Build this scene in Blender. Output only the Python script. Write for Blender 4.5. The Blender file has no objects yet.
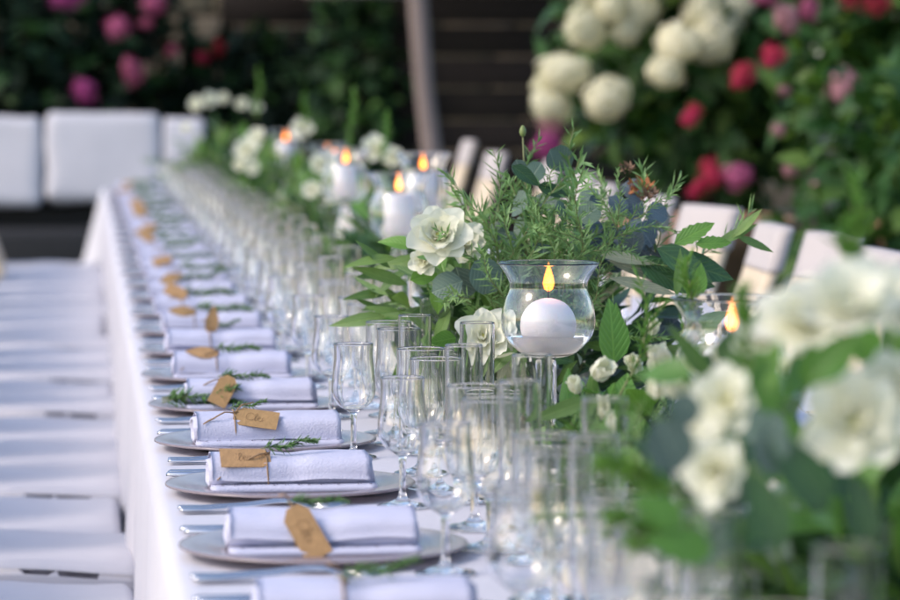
import bpy, bmesh, math, random
import numpy as np
from mathutils import Vector, Matrix, Quaternion, noise
random.seed(7)
R = math.radians
PI = math.pi
U = random.uniform
sc = bpy.context.scene
col = sc.collection

# ------------------------------------------------------------------ camera
CAMZ = 1.245                     # table top is at 0.75
cam_d = bpy.data.cameras.new('camera')
cam = bpy.data.objects.new('camera', cam_d); col.objects.link(cam)
cam_d.sensor_width = 36; cam_d.lens = 135
cam_d.clip_start = 0.05; cam_d.clip_end = 400
cam.location = (0, 0, CAMZ)
yaw, pitch = R(6.16), R(3.51)
fwd = Vector((math.sin(yaw)*math.cos(pitch), math.cos(yaw)*math.cos(pitch), -math.sin(pitch)))
cam.rotation_euler = fwd.to_track_quat('-Z', 'Y').to_euler()
cam_d.dof.use_dof = True
cam_d.dof.focus_distance = 4.45
cam_d.dof.aperture_fstop = 5.4
cam_d.dof.aperture_blades = 0
sc.camera = cam

# ------------------------------------------------------------------ world, sun
SUN_EL, SUN_AZ = R(38), R(-108)    # azimuth measured from +Y towards +X
w = bpy.data.worlds.new('World'); sc.world = w; w.use_nodes = True
nt = w.node_tree; nt.nodes.clear()
sky = nt.nodes.new('ShaderNodeTexSky'); sky.sky_type = 'NISHITA'; sky.sun_disc = False
sky.sun_elevation = SUN_EL; sky.sun_rotation = SUN_AZ
sky.air_density = 1.0; sky.dust_density = 2.0; sky.ozone_density = 1.0
bg = nt.nodes.new('ShaderNodeBackground'); bg.inputs['Strength'].default_value = 0.15
wo = nt.nodes.new('ShaderNodeOutputWorld')
nt.links.new(sky.outputs[0], bg.inputs['Color']); nt.links.new(bg.outputs[0], wo.inputs['Surface'])
sd = bpy.data.lights.new('sun', 'SUN'); sd.energy = 0.8; sd.angle = R(16); sd.color = (1.0, 0.86, 0.74)
sun = bpy.data.objects.new('sun', sd); col.objects.link(sun)
sdir = Vector((math.sin(SUN_AZ)*math.cos(SUN_EL), math.cos(SUN_AZ)*math.cos(SUN_EL), math.sin(SUN_EL)))
sun.rotation_euler = sdir.to_track_quat('Z', 'Y').to_euler()
sun.location = sdir*30

# ------------------------------------------------------------------ output
sc.view_settings.view_transform = 'Standard'; sc.view_settings.look = 'None'
sc.view_settings.gamma = 1; sc.view_settings.use_curve_mapping = False
sc.view_settings.exposure = 0.97
sc.render.engine = 'CYCLES'
cy = sc.cycles
cy.use_denoising = True
cy.max_bounces = 36; cy.transmission_bounces = 32; cy.glossy_bounces = 5; cy.diffuse_bounces = 4
cy.transparent_max_bounces = 8
cy.use_adaptive_sampling = True; cy.adaptive_threshold = 0.015
cy.sample_clamp_indirect = 15.0
cy.blur_glossy = 1.0

# ------------------------------------------------------------------ materials
def mat(name, rgb, rough=0.6, var=0.0, scale=20.0, bump=0.0, bscale=200.0, rnd=0.0, spec=0.5,
        transl=0.0, tcol=None, metal=0.0, rgb2=None, sub=0.0, coord='Object', stretch=None, vein=0.0):
    m = bpy.data.materials.new(name); m.use_nodes = True
    n = m.node_tree.nodes; l = m.node_tree.links
    b = n['Principled BSDF']; out = n['Material Output']
    b.inputs['Roughness'].default_value = rough; b.inputs['Metallic'].default_value = metal
    b.inputs['Specular IOR Level'].default_value = spec
    if sub:
        b.inputs['Subsurface Weight'].default_value = sub
        b.inputs['Subsurface Radius'].default_value = (0.02, 0.014, 0.01)
        b.inputs['Subsurface Scale'].default_value = 0.5
    tc = n.new('ShaderNodeTexCoord'); vec = tc.outputs[coord]
    if stretch:
        mp = n.new('ShaderNodeMapping'); mp.inputs['Scale'].default_value = stretch
        l.new(vec, mp.inputs['Vector']); vec = mp.outputs[0]
    c2 = rgb2 or tuple(c*(1-var) for c in rgb)
    tx = n.new('ShaderNodeTexNoise'); tx.inputs['Scale'].default_value = scale; tx.inputs['Detail'].default_value = 5
    l.new(vec, tx.inputs['Vector'])
    rp = n.new('ShaderNodeValToRGB')
    rp.color_ramp.elements[0].position = 0.3; rp.color_ramp.elements[1].position = 0.7
    rp.color_ramp.elements[0].color = (*c2, 1); rp.color_ramp.elements[1].color = (*rgb, 1)
    l.new(tx.outputs['Fac'], rp.inputs['Fac'])
    cout = rp.outputs['Color']
    if rnd:
        oi = n.new('ShaderNodeObjectInfo'); hs = n.new('ShaderNodeHueSaturation')
        mr = n.new('ShaderNodeMapRange'); mr.inputs['To Min'].default_value = 1-rnd; mr.inputs['To Max'].default_value = 1+rnd
        l.new(oi.outputs['Random'], mr.inputs['Value']); l.new(mr.outputs[0], hs.inputs['Value'])
        mh = n.new('ShaderNodeMapRange'); mh.inputs['To Min'].default_value = 0.5+rnd*0.05; mh.inputs['To Max'].default_value = 0.5-rnd*0.05
        l.new(oi.outputs['Random'], mh.inputs['Value']); l.new(mh.outputs[0], hs.inputs['Hue'])
        l.new(cout, hs.inputs['Color']); cout = hs.outputs['Color']
    vh = None
    if vein:
        def mth(op, a, b_=None):
            q = n.new('ShaderNodeMath'); q.operation = op
            for i_, x_ in enumerate((a, b_)):
                if x_ is None: continue
                if isinstance(x_, (int, float)): q.inputs[i_].default_value = x_
                else: l.new(x_, q.inputs[i_])
            return q.outputs[0]
        sp = n.new('ShaderNodeSeparateXYZ'); l.new(tc.outputs['Generated'], sp.inputs[0])
        ax = mth('ABSOLUTE', mth('SUBTRACT', sp.outputs['X'], 0.5))
        rib = mth('SUBTRACT', 1.0, mth('MINIMUM', mth('MULTIPLY', ax, 22.0), 1.0))
        side = mth('POWER', mth('ABSOLUTE', mth('SINE', mth('MULTIPLY', mth('SUBTRACT', sp.outputs['Y'], mth('MULTIPLY', ax, 0.8)), 24.0))), 9.0)
        side = mth('SUBTRACT', 1.0, side)
        vh = mth('MAXIMUM', rib, mth('MULTIPLY', mth('SUBTRACT', 1.0, side), 0.45))
        mv = n.new('ShaderNodeMix'); mv.data_type = 'RGBA'
        l.new(mth('MULTIPLY', vh, vein), mv.inputs[0]); l.new(cout, mv.inputs[6])
        mv.inputs[7].default_value = (min(1, rgb[0]*2.2+0.05), min(1, rgb[1]*1.8+0.05), min(1, rgb[2]*1.8+0.03), 1)
        cout = mv.outputs[2]
    l.new(cout, b.inputs['Base Color'])
    if vh is not None:
        bp = n.new('ShaderNodeBump'); bp.inputs['Strength'].default_value = 0.5; bp.inputs['Distance'].default_value = 0.002; bp.invert = True
        l.new(vh, bp.inputs['Height']); l.new(bp.outputs[0], b.inputs['Normal'])
    if bump:
        t2 = n.new('ShaderNodeTexNoise'); t2.inputs['Scale'].default_value = bscale; t2.inputs['Detail'].default_value = 4
        l.new(vec, t2.inputs['Vector'])
        bp = n.new('ShaderNodeBump'); bp.inputs['Strength'].default_value = bump; bp.inputs['Distance'].default_value = 0.004
        l.new(t2.outputs['Fac'], bp.inputs['Height']); l.new(bp.outputs[0], b.inputs['Normal'])
    if transl:
        tr = n.new('ShaderNodeBsdfTranslucent'); mx = n.new('ShaderNodeMixShader')
        mx.inputs[0].default_value = transl
        if tcol: tr.inputs['Color'].default_value = (*tcol, 1)
        else: l.new(cout, tr.inputs['Color'])
        l.new(b.outputs[0], mx.inputs[1]); l.new(tr.outputs[0], mx.inputs[2]); l.new(mx.outputs[0], out.inputs['Surface'])
    return m

def glass(name, ior=1.45, colr=(1, 1, 1), rough=0.0, tr=1.0):
    m = bpy.data.materials.new(name); m.use_nodes = True
    b = m.node_tree.nodes['Principled BSDF']
    b.inputs['Base Color'].default_value = (*colr, 1); b.inputs['Roughness'].default_value = rough
    b.inputs['IOR'].default_value = ior; b.inputs['Transmission Weight'].default_value = tr
    return m

def emit(name, rgb, st):
    """glowing gas: an even volume emission, so the flame thins out towards its edge"""
    m = bpy.data.materials.new(name); m.use_nodes = True
    n = m.node_tree.nodes; n.clear()
    e = n.new('ShaderNodeEmission'); o = n.new('ShaderNodeOutputMaterial')
    e.inputs['Color'].default_value = (*rgb, 1); e.inputs['Strength'].default_value = st
    m.node_tree.links.new(e.outputs[0], o.inputs['Volume'])
    return m

M = {
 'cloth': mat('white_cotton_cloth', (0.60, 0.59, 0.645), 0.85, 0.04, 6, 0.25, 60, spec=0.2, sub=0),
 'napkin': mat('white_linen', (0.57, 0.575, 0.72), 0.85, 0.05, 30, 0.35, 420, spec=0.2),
 'seatfab': mat('white_canvas', (0.63, 0.615, 0.66), 0.85, 0.06, 8, 0.4, 25, spec=0.2, rnd=0.03),
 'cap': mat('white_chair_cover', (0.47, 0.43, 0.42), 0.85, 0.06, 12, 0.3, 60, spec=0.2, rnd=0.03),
 'cream': mat('cream_canvas', (0.62, 0.52, 0.39), 0.85, 0.06, 10, 0.3, 60, spec=0.2),
 'sunlit_strip': mat('warm_light_cream', (0.78, 0.70, 0.56), 0.85, 0.10, 30, 0.4, 300, spec=0.2),  # cream tone stands in for warm sun on the tablecloth
 'limewood': mat('pale_wood', (0.42, 0.30, 0.19), 0.6, 0.3, 6, 0.2, 60, stretch=(1, 1, 0.1)),
 'glass': glass('clear_glass', 1.5),
 'water': glass('water', 1.33),
 'plate': glass('plate_glass', 1.5, (0.45, 0.37, 0.40), 0.22, 0.5),
 'steel': mat('polished_steel', (0.62, 0.62, 0.66), 0.16, 0.05, 40, metal=1.0),
 'kraft': mat('kraft_paper', (0.44, 0.265, 0.12), 0.8, 0.2, 90, 0.3, 300, rnd=0.08),
 'ink': mat('brown_ink', (0.16, 0.09, 0.045), 0.7),
 'stitch': mat('dark_hemstitch', (0.16, 0.15, 0.22), 0.9),  # small dark marks of the openwork hem
 'twine': mat('jute_twine', (0.42, 0.27, 0.15), 0.9, 0.3, 400, 0.5, 900),
 'wax': mat('white_wax', (0.90, 0.87, 0.90), 0.5, 0.02, 40, 0.15, 500, sub=0.35),
 'wick': mat('burnt_wick', (0.02, 0.015, 0.01), 0.9),
 'flame': emit('flame', (1.0, 0.25, 0.022), 290),
 'rosemary': mat('rosemary_green', (0.220, 0.392, 0.144), 0.5, 0.45, 30, rnd=0.30, transl=0.25, tcol=(0.20, 0.36, 0.07)),
 'rosestem': mat('young_stem', (0.20, 0.22, 0.09), 0.6, 0.3, 60),
 'napsprig': mat('fresh_rosemary', (0.090, 0.210, 0.054), 0.5, 0.4, 60, rnd=0.2, transl=0.15, tcol=(0.10, 0.22, 0.03)),
 'olive': mat('olive_leaf', (0.146, 0.264, 0.073), 0.40, 0.3, 40, vein=0.45, rnd=0.40, transl=0.25, tcol=(0.17, 0.31, 0.05)),
 'bright': mat('bright_leaf', (0.109, 0.271, 0.047), 0.38, 0.3, 40, vein=0.45, rnd=0.35, transl=0.3, tcol=(0.16, 0.33, 0.03)),
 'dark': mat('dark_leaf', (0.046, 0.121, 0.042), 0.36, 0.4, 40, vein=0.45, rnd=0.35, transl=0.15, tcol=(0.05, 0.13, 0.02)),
 'euca': mat('eucalyptus_leaf', (0.105, 0.171, 0.132), 0.55, 0.25, 50, vein=0.45, rnd=0.25, transl=0.12),
 'bluee': mat('blue_eucalyptus', (0.090, 0.130, 0.155), 0.55, 0.25, 50, vein=0.45, rnd=0.2, transl=0.10),
 'pale': mat('pale_sage_leaf', (0.33, 0.36, 0.24), 0.6, 0.2, 50, vein=0.45, rnd=0.2, transl=0.15),
 'petal': mat('white_petal', (0.87, 0.86, 0.75), 0.6, 0.05, 60, 0.15, 120, transl=0.35, tcol=(0.86, 0.88, 0.66)),
 'heart': mat('yellow_green_heart', (0.58, 0.56, 0.16), 0.7, 0.3, 200),
 'bud': mat('green_bud', (0.22, 0.29, 0.09), 0.5, 0.3, 90),
 'dried': mat('dried_flower', (0.22, 0.13, 0.08), 0.8, 0.3, 200),
 'rust': mat('rust_flower', (0.40, 0.14, 0.04), 0.7, 0.3, 200),
 'hleaf': mat('hydrangea_leaf', (0.039, 0.111, 0.029), 0.5, 0.45, 6, vein=0.45, rnd=0.45, transl=0.2, tcol=(0.07, 0.18, 0.02), spec=0.25),
 'hleaf2': mat('young_hydrangea_leaf', (0.087, 0.173, 0.036), 0.5, 0.4, 6, vein=0.45, rnd=0.35, transl=0.25, tcol=(0.16, 0.30, 0.03), spec=0.25),
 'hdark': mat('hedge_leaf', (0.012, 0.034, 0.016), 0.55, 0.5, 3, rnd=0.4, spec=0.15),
 'hcream': mat('cream_bloom', (0.86, 0.83, 0.64), 0.7, 0.12, 30, rnd=0.08, transl=0.25, tcol=(0.75, 0.72, 0.42)),
 'hred': mat('crimson_bloom', (0.520, 0.020, 0.070), 0.7, 0.35, 30, rnd=0.15, transl=0.2),
 'hpink': mat('pink_bloom', (0.56, 0.13, 0.27), 0.7, 0.35, 30, rnd=0.15, transl=0.2),
 'hmag': mat('magenta_bloom', (0.414, 0.054, 0.240), 0.7, 0.35, 30, rnd=0.15, transl=0.2),
 'hdusty': mat('dusty_pink_bloom', (0.55, 0.27, 0.31), 0.7, 0.25, 30, rnd=0.12, transl=0.2),
 'bark': mat('bark', (0.09, 0.065, 0.045), 0.9, 0.4, 20, 0.5, 60),
 'darkwood': mat('dark_stained_wood', (0.026, 0.021, 0.019), 0.8, 0.4, 4, 0.4, 30, rnd=0.25, stretch=(0.15, 1, 1), spec=0.15),
 'greywood': mat('weathered_post', (0.27, 0.215, 0.20), 0.85, 0.35, 8, 0.5, 40, stretch=(1, 1, 0.12), spec=0.2),
 'stone': mat('limestone', (0.20, 0.165, 0.115), 0.9, 0.35, 5, 0.6, 20, rnd=0.25, spec=0.2),
 'mortar': mat('lime_mortar', (0.16, 0.14, 0.11), 0.95, 0.2, 20),
 'terra': mat('terracotta', (0.36, 0.20, 0.12), 0.85, 0.25, 8, 0.3, 60),
 'soil': mat('soil', (0.03, 0.022, 0.016), 0.95, 0.4, 20, 0.6, 60),
 'wicker': mat('dark_wicker', (0.018, 0.017, 0.018), 0.7, 0.4, 60, 0.5, 120),
 'lawn': mat('dark_lawn', (0.030, 0.052, 0.020), 0.95, 0.5, 3, 0.6, 40),  # plain dark green ground colour
 'ceramic': mat('white_ceramic', (0.75, 0.74, 0.72), 0.3, 0.03, 20),
}

# ------------------------------------------------------------------ helpers
def mesh(name, vs, fs, mats=None, smooth=True, idx=None):
    me = bpy.data.meshes.new(name)
    me.from_pydata([tuple(v) for v in vs], [], fs)
    if mats is not None:
        for m in (mats if isinstance(mats, (list, tuple)) else [mats]): me.materials.append(m)
    if idx is not None: me.polygons.foreach_set('material_index', idx)
    if smooth: me.polygons.foreach_set('use_smooth', [True]*len(me.polygons))
    me.update()
    return me

def ob(name, me, parent=None, loc=(0, 0, 0), rot=(0, 0, 0), scale=(1, 1, 1), m=None):
    o = bpy.data.objects.new(name, me); col.objects.link(o)
    o.location = loc
    if isinstance(rot, Quaternion): o.rotation_mode = 'QUATERNION'; o.rotation_quaternion = rot
    else: o.rotation_euler = rot
    o.scale = scale if not isinstance(scale, (int, float)) else (scale,)*3
    if parent: o.parent = parent
    if m is not None:
        o.material_slots[0].link = 'OBJECT'; o.material_slots[0].material = m
    return o

def tag(o, label, cat, group=None):
    o['label'] = label; o['category'] = cat
    if group: o['group'] = group
    return o

def thing(name, label, cat, loc=(0, 0, 0), rz=0, group=None):
    o = bpy.data.objects.new(name, None); col.objects.link(o)
    o.empty_display_size = 0.05
    o.location = loc; o.rotation_euler = (0, 0, rz)
    return tag(o, label, cat, group)

def copy_tree(o, parent=None):
    c = o.copy(); col.objects.link(c); c.parent = parent
    for ch in list(o.children): copy_tree(ch, c)
    return c

class MB:
    def __init__(s): s.v = []; s.f = []; s.i = []
    def add(s, vs, fs, mi=0):
        o = len(s.v); s.v += [tuple(v) for v in vs]
        s.f += [tuple(a+o for a in f) for f in fs]; s.i += [mi]*len(fs)
    def box(s, c, d, mi=0, mtx=None):
        x, y, z = d[0]/2, d[1]/2, d[2]/2
        vs = [Vector((sx*x, sy*y, sz*z)) for sx in (-1, 1) for sy in (-1, 1) for sz in (-1, 1)]
        if mtx: vs = [mtx @ v for v in vs]
        vs = [v+Vector(c) for v in vs]
        s.add(vs, [(0, 1, 3, 2), (4, 6, 7, 5), (0, 4, 5, 1), (2, 3, 7, 6), (0, 2, 6, 4), (1, 5, 7, 3)], mi)
    def tube(s, pts, rad, n=6, mi=0, cap=True):
        pts = [Vector(p) for p in pts]
        if not isinstance(rad, (list, tuple)): rad = [rad]*len(pts)
        vs = []; fs = []
        t0 = (pts[1]-pts[0]).normalized()
        up = Vector((0, 0, 1)) if abs(t0.z) < 0.9 else Vector((1, 0, 0))
        a = t0.cross(up).normalized()
        for k, p in enumerate(pts):
            t = (pts[min(k+1, len(pts)-1)]-pts[max(k-1, 0)]).normalized()
            a = (a - t*a.dot(t)).normalized(); b = t.cross(a)
            for j in range(n):
                th = 2*PI*j/n
                vs.append(p + (a*math.cos(th)+b*math.sin(th))*rad[k])
        for k in range(len(pts)-1):
            for j in range(n):
                fs.append((k*n+j, k*n+(j+1) % n, (k+1)*n+(j+1) % n, (k+1)*n+j))
        if cap:
            fs.append(tuple(reversed(range(n)))); fs.append(tuple((len(pts)-1)*n+j for j in range(n)))
        s.add(vs, fs, mi)
    def mesh(s, name, mats, smooth=True): return mesh(name, s.v, s.f, mats, smooth, s.i)

def lathe(profile, seg=40):
    """closed or open surface of revolution; points with r = 0 become poles"""
    vs = []; fs = []; rows = []
    for r, z in profile:
        if r < 1e-6:
            rows.append([len(vs)]); vs.append((0, 0, z))
        else:
            rows.append(list(range(len(vs), len(vs)+seg)))
            vs += [(r*math.cos(2*PI*j/seg), r*math.sin(2*PI*j/seg), z) for j in range(seg)]
    for a, b in zip(rows[:-1], rows[1:]):
        for j in range(seg):
            k = (j+1) % seg
            if len(a) == 1 and len(b) == 1: continue
            if len(a) == 1: fs.append((a[0], b[k], b[j]))
            elif len(b) == 1: fs.append((a[j], a[k], b[0]))
            else: fs.append((a[j], a[k], b[k], b[j]))
    return vs, fs

def smooth_profile(pts, n=4):
    """Catmull-Rom through the points"""
    out = []
    P = [pts[0]]+list(pts)+[pts[-1]]
    for k in range(1, len(P)-2):
        p0, p1, p2, p3 = P[k-1:k+3]
        for j in range(n):
            t = j/n
            out.append(tuple(0.5*((2*p1[d])+(-p0[d]+p2[d])*t+(2*p0[d]-5*p1[d]+4*p2[d]-p3[d])*t*t+(-p0[d]+3*p1[d]-3*p2[d]+p3[d])*t**3) for d in (0, 1)))
    out.append(tuple(pts[-1]))
    return out

def rbox(name, d, bev, m, seg=3, sub=0, wob=0.0, seed=0):
    """rounded, slightly uneven box centred on its base"""
    bm = bmesh.new(); bmesh.ops.create_cube(bm, size=1)
    bmesh.ops.scale(bm, vec=d, verts=bm.verts); bmesh.ops.translate(bm, vec=(0, 0, d[2]/2), verts=bm.verts)
    if sub: bmesh.ops.subdivide_edges(bm, edges=bm.edges[:], cuts=sub, use_grid_fill=True)
    sharp = [e for e in bm.edges if len(e.link_faces) == 2 and e.calc_face_angle() > 1]
    bmesh.ops.bevel(bm, geom=sharp, offset=bev, segments=seg, affect='EDGES', profile=0.5)
    if wob:
        for v in bm.verts:
            nv = noise.noise_vector(v.co*6+Vector((seed, seed, seed)))
            v.co += nv*wob
    me = bpy.data.meshes.new(name); bm.to_mesh(me); bm.free()
    me.materials.append(m); me.polygons.foreach_set('use_smooth', [True]*len(me.polygons)); me.update()
    return me

def quat_to(direction, roll_up=None):
    """rotation taking +Y to the direction, +Z roughly to roll_up"""
    d = Vector(direction).normalized()
    u = Vector(roll_up) if roll_up is not None else Vector((0, 0, 1))
    x = d.cross(u)
    if x.length < 1e-4: x = d.cross(Vector((1, 0.1, 0)))
    x.normalize(); z = x.cross(d)
    return Matrix((x, d, z)).transposed().to_quaternion()

def rdir(zmin=-1, zmax=1):
    z = U(zmin, zmax); a = U(0, 2*PI); r = math.sqrt(max(0, 1-z*z))
    return Vector((r*math.cos(a), r*math.sin(a), z))

TZ = 0.75
# ================================================================== SETTING
g = ob('ground', mesh('ground', [(-150, -60, 0), (150, -60, 0), (150, 240, 0), (-150, 240, 0)], [(0, 1, 2, 3)], M['lawn'], False))
g['kind'] = 'structure'

# ---- banquet table with floor-length cloth
TX0, TX1, TY0, TY1 = 0.082, 1.345, 1.0, 17.6
table = thing('banquet_table', 'long banquet table under a floor-length white tablecloth', 'table', (0, 0, 0))
def cloth_mesh():
    # perimeter of the rounded rectangle
    per = []
    step = 0.035
    def line(a, b):
        n = max(2, int((Vector(b)-Vector(a)).length/step))
        return [(a[0]+(b[0]-a[0])*k/n, a[1]+(b[1]-a[1])*k/n) for k in range(n)]
    c = 0.02
    cor = [(TX0+c, TY0), (TX1-c, TY0), (TX1, TY0+c), (TX1, TY1-c), (TX1-c, TY1), (TX0+c, TY1), (TX0, TY1-c), (TX0, TY0+c)]
    for k in range(8): per += line(cor[k], cor[(k+1) % 8])
    n = len(per)
    cen = Vector(((TX0+TX1)/2, 0))
    nor = []
    for k in range(n):
        a = Vector(per[k-1]); b = Vector(per[(k+1) % n]); t = (b-a).normalized(); nor.append(Vector((t.y, -t.x)))
    rings = [(-0.030, 0.0), (-0.028, 0.0), (-0.016, -0.0008), (-0.007, -0.004), (-0.001, -0.012), (0.002, -0.028), (0.004, -0.07), (0.006, -0.14),
             (0.009, -0.22), (0.012, -0.32), (0.016, -0.44), (0.02, -0.56), (0.024, -0.66), (0.026, -0.735)]
    vs = []
    for q, (o, dz) in enumerate(rings):
        amp = min(1, max(0, (-dz-0.02)/0.5))
        for k in range(n):
            s = k*step
            wv = (math.sin(s*9+2*math.sin(s*1.3)+dz*1.1)*0.6+math.sin(s*17.3+1.5*math.sin(s*2.1))*0.3+noise.noise(Vector((s*2.2, dz*1.5, 0)))*0.9)
            inw = 0.012*amp*(wv+0.2)
            fl = min(1, max(0, (per[k][1]-15.7)/1.6)); o2 = 0.13*fl*fl*(3-2*fl)*min(1, -dz/0.6)   # flares out past the last chair
            p = Vector(per[k])+nor[k]*(o+inw+o2)
            z = TZ+dz
            vs.append((p.x, p.y, z))
    fs = []
    for q in range(len(rings)-1):
        for k in range(n):
            fs.append((q*n+k, (q+1)*n+k, (q+1)*n+(k+1) % n, q*n+(k+1) % n))
    fs.append(tuple(range(n)))
    me = mesh('tablecloth', vs, fs, M['cloth'], True)
    me.polygons[len(fs)-1].use_smooth = False
    return me
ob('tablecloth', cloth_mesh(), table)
mb = MB(); mb.box(((TX0+TX1)/2, (TY0+TY1)/2, TZ-0.022), (TX1-TX0-0.09, TY1-TY0-0.09, 0.03))
ob('table_top', mb.mesh('table_top', M['limewood'], False), table)
mb = MB(); mb.box((0, 0, 0.355), (0.05, 0.05, 0.71)); legm = mb.mesh('table_leg', M['limewood'], False)
for y in (1.4, 5.4, 9.4, 13.4, 17.2):
    for x in (TX0+0.16, TX1-0.16): ob('leg', legm, table, (x, y, 0))

# added cream strip down the middle, warm sunlight put into its colour
def sunlit_strip():
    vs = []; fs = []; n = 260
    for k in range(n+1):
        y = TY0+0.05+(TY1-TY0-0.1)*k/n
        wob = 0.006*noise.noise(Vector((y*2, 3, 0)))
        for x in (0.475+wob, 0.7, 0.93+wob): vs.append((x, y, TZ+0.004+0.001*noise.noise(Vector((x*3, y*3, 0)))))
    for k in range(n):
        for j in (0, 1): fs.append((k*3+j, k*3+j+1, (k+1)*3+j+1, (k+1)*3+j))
    return mesh('sunlit_strip', vs, fs, M['sunlit_strip'])
tag(ob('sunlit_table_strip', sunlit_strip()), 'added cream strip along the middle of the white table, coloured like warm sunlight', 'sunlit_strip')

# ================================================================== CHAIRS
seat_me = rbox('seat', (0.46, 0.520, 0.085), 0.022, M['seatfab'], 3, 6, 0.010, 3)
apron_me = rbox('seat_skirt', (0.44, 0.546, 0.13), 0.006, M['seatfab'], 2, 4, 0.006, 8)
def cleg(h, r0, r1):
    m_ = MB(); m_.tube([(0, 0, 0), (0, 0, h)], [r1, r0], 8); return m_.mesh('leg', M['limewood'])
leg_me = cleg(0.27, 0.02, 0.014)
def back_panel(name, w0, w1, z0, z1, t, m, seed):
    """reclined panel; local frame: x forward (to the table), y width, z up"""
    vs = []; fs = []; nu, nv = 8, 10
    def pt(u, v, side):
        z = z0+(z1-z0)*v
        hw = (w0+(w1-w0)*v)/2
        y = -hw+2*hw*u
        rec = -0.20-0.34*(z-0.40)
        bow = 0.006*(1-(2*u-1)**2)
        edge = min(1, min(u, 1-u)*14, (1-v)*14)
        th = t*(0.62+0.38*math.sqrt(max(0, edge)))
        zz = z
        nz = 0.004*noise.noise(Vector((y*9, z*9, seed+side)))
        return (rec-bow+side*(th/2)+nz, y, zz)
    for side in (1, -1):
        b = len(vs)
        for i in range(nu+1):
            for j in range(nv+1): vs.append(pt(i/nu, j/nv, side))
        for i in range(nu):
            for j in range(nv):
                q = (b+i*(nv+1)+j, b+(i+1)*(nv+1)+j, b+(i+1)*(nv+1)+j+1, b+i*(nv+1)+j+1)
                fs.append(q if side > 0 else q[::-1])
    o = (nu+1)*(nv+1)
    def ix(i, j): return i*(nv+1)+j
    loop = [(i, 0) for i in range(nu)]+[(nu, j) for j in range(nv)]+[(i, nv) for i in range(nu, 0, -1)]+[(0, j) for j in range(nv, 0, -1)]
    for k in range(len(loop)):
        a, b_ = ix(*loop[k]), ix(*loop[(k+1) % len(loop)])
        fs.append((a, o+a, o+b_, b_))
    return mesh(name, vs, fs, m)
backrest_me = back_panel('backrest', 0.37, 0.37, 0.40, 0.955, 0.032, M['cream'], 1)
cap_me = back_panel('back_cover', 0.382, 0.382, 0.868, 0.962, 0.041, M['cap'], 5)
def make_chair(label, group):
    t = thing('dining_chair', label, 'chair', group=group)
    ob('seat', seat_me, t, (0, 0, 0.375))
    ob('seat_skirt', apron_me, t, (0, 0, 0.248))
    for sx in (-1, 1):
        for sy in (-1, 1): ob('leg', leg_me, t, (sx*0.185, sy*0.19, 0))
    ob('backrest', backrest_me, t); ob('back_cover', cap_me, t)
    return t
proto = make_chair('white padded chair, its seat tucked against the hanging tablecloth beside the place cards', 'chairs along the place-card side of the table')
Ys = [4.15+0.548*k for k in range(22)]
first = True
for k, y in enumerate(Ys):
    c = proto if first else copy_tree(proto); first = False
    c.location = (-0.148+U(-0.022, 0.018), y+U(-0.003, 0.003), U(-0.009, 0.009)); c.rotation_euler = (R(U(-0.8, 1.8)), R(U(-1, 1)), R(U(-2, 1.5)))
# chairs on the far side: top of back at (X, Y), overall height, turn
far = [(1.43, 5.95, .968, 0, 'cream-backed chair with white top cover rising behind the big white blooms'), (1.495, 6.63, .968, 3, 'cream-backed chair with white top cover just beside the tall green frond'),
       (1.475, 7.15, .968, -2, 'cream-backed chair with white top cover rising above the half-hidden candle'), (1.475, 7.78, .985, 10, 'slightly turned chair with white top cover behind the broad serrated leaf'), (1.50, 8.75, .98, 2, ''), (1.49, 9.6, .99, 0, ''), (1.56, 10.5, 1.0, 2, ''), (1.62, 11.6, 1.018, 0, ''),
       (1.53, 12.5, 1.03, 3, ''), (1.63, 14.3, 1.05, 0, 'farthest chair back, leaning in front of the dark shed beside its post')]
for X, Y, h, rz, extra in far:
    c = copy_tree(proto)
    c['label'] = 'chair with cream back and white top cover, across the table before the hydrangeas'
    c['group'] = 'chairs on the hydrangea side of the table'
    if extra:
        c['label'] = extra; del c['group']
    c.rotation_euler = (0, 0, PI+R(rz)); s = h/0.968
    c.scale = (1, 0.90, s)
    c.location = (X-0.39, Y, 0)

# ================================================================== TABLEWARE
def glass_mesh(name, outer, wall=0.0015, inner_from=3, seg=40):
    """outer: profile from the foot centre up to the rim; the bowl part starting at index inner_from is hollow"""
    def rimmed(p):
        q = p[-2]; e = p[-1]; f = max(0.0, 1-0.0012/max(1e-4, e[1]-q[1]))
        return p[:-1]+[(q[0]+(e[0]-q[0])*f, q[1]+(e[1]-q[1])*f), e]
    op = rimmed(smooth_profile(outer, 4))
    ip = rimmed([(max(0.0, r-wall), z) for r, z in smooth_profile(outer[inner_from:], 4)])
    z0 = ip[0][1]+wall*1.6
    ip = [(0.0, z0)]+[(r, z) for r, z in ip[1:] if z > z0+0.0003]
    prof = op + [(op[-1][0]-wall*0.5, op[-1][1]+wall*0.5)] + ip[::-1]
    vs, fs = lathe(prof, seg)
    return mesh(name, vs, fs, M['glass'])
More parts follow.
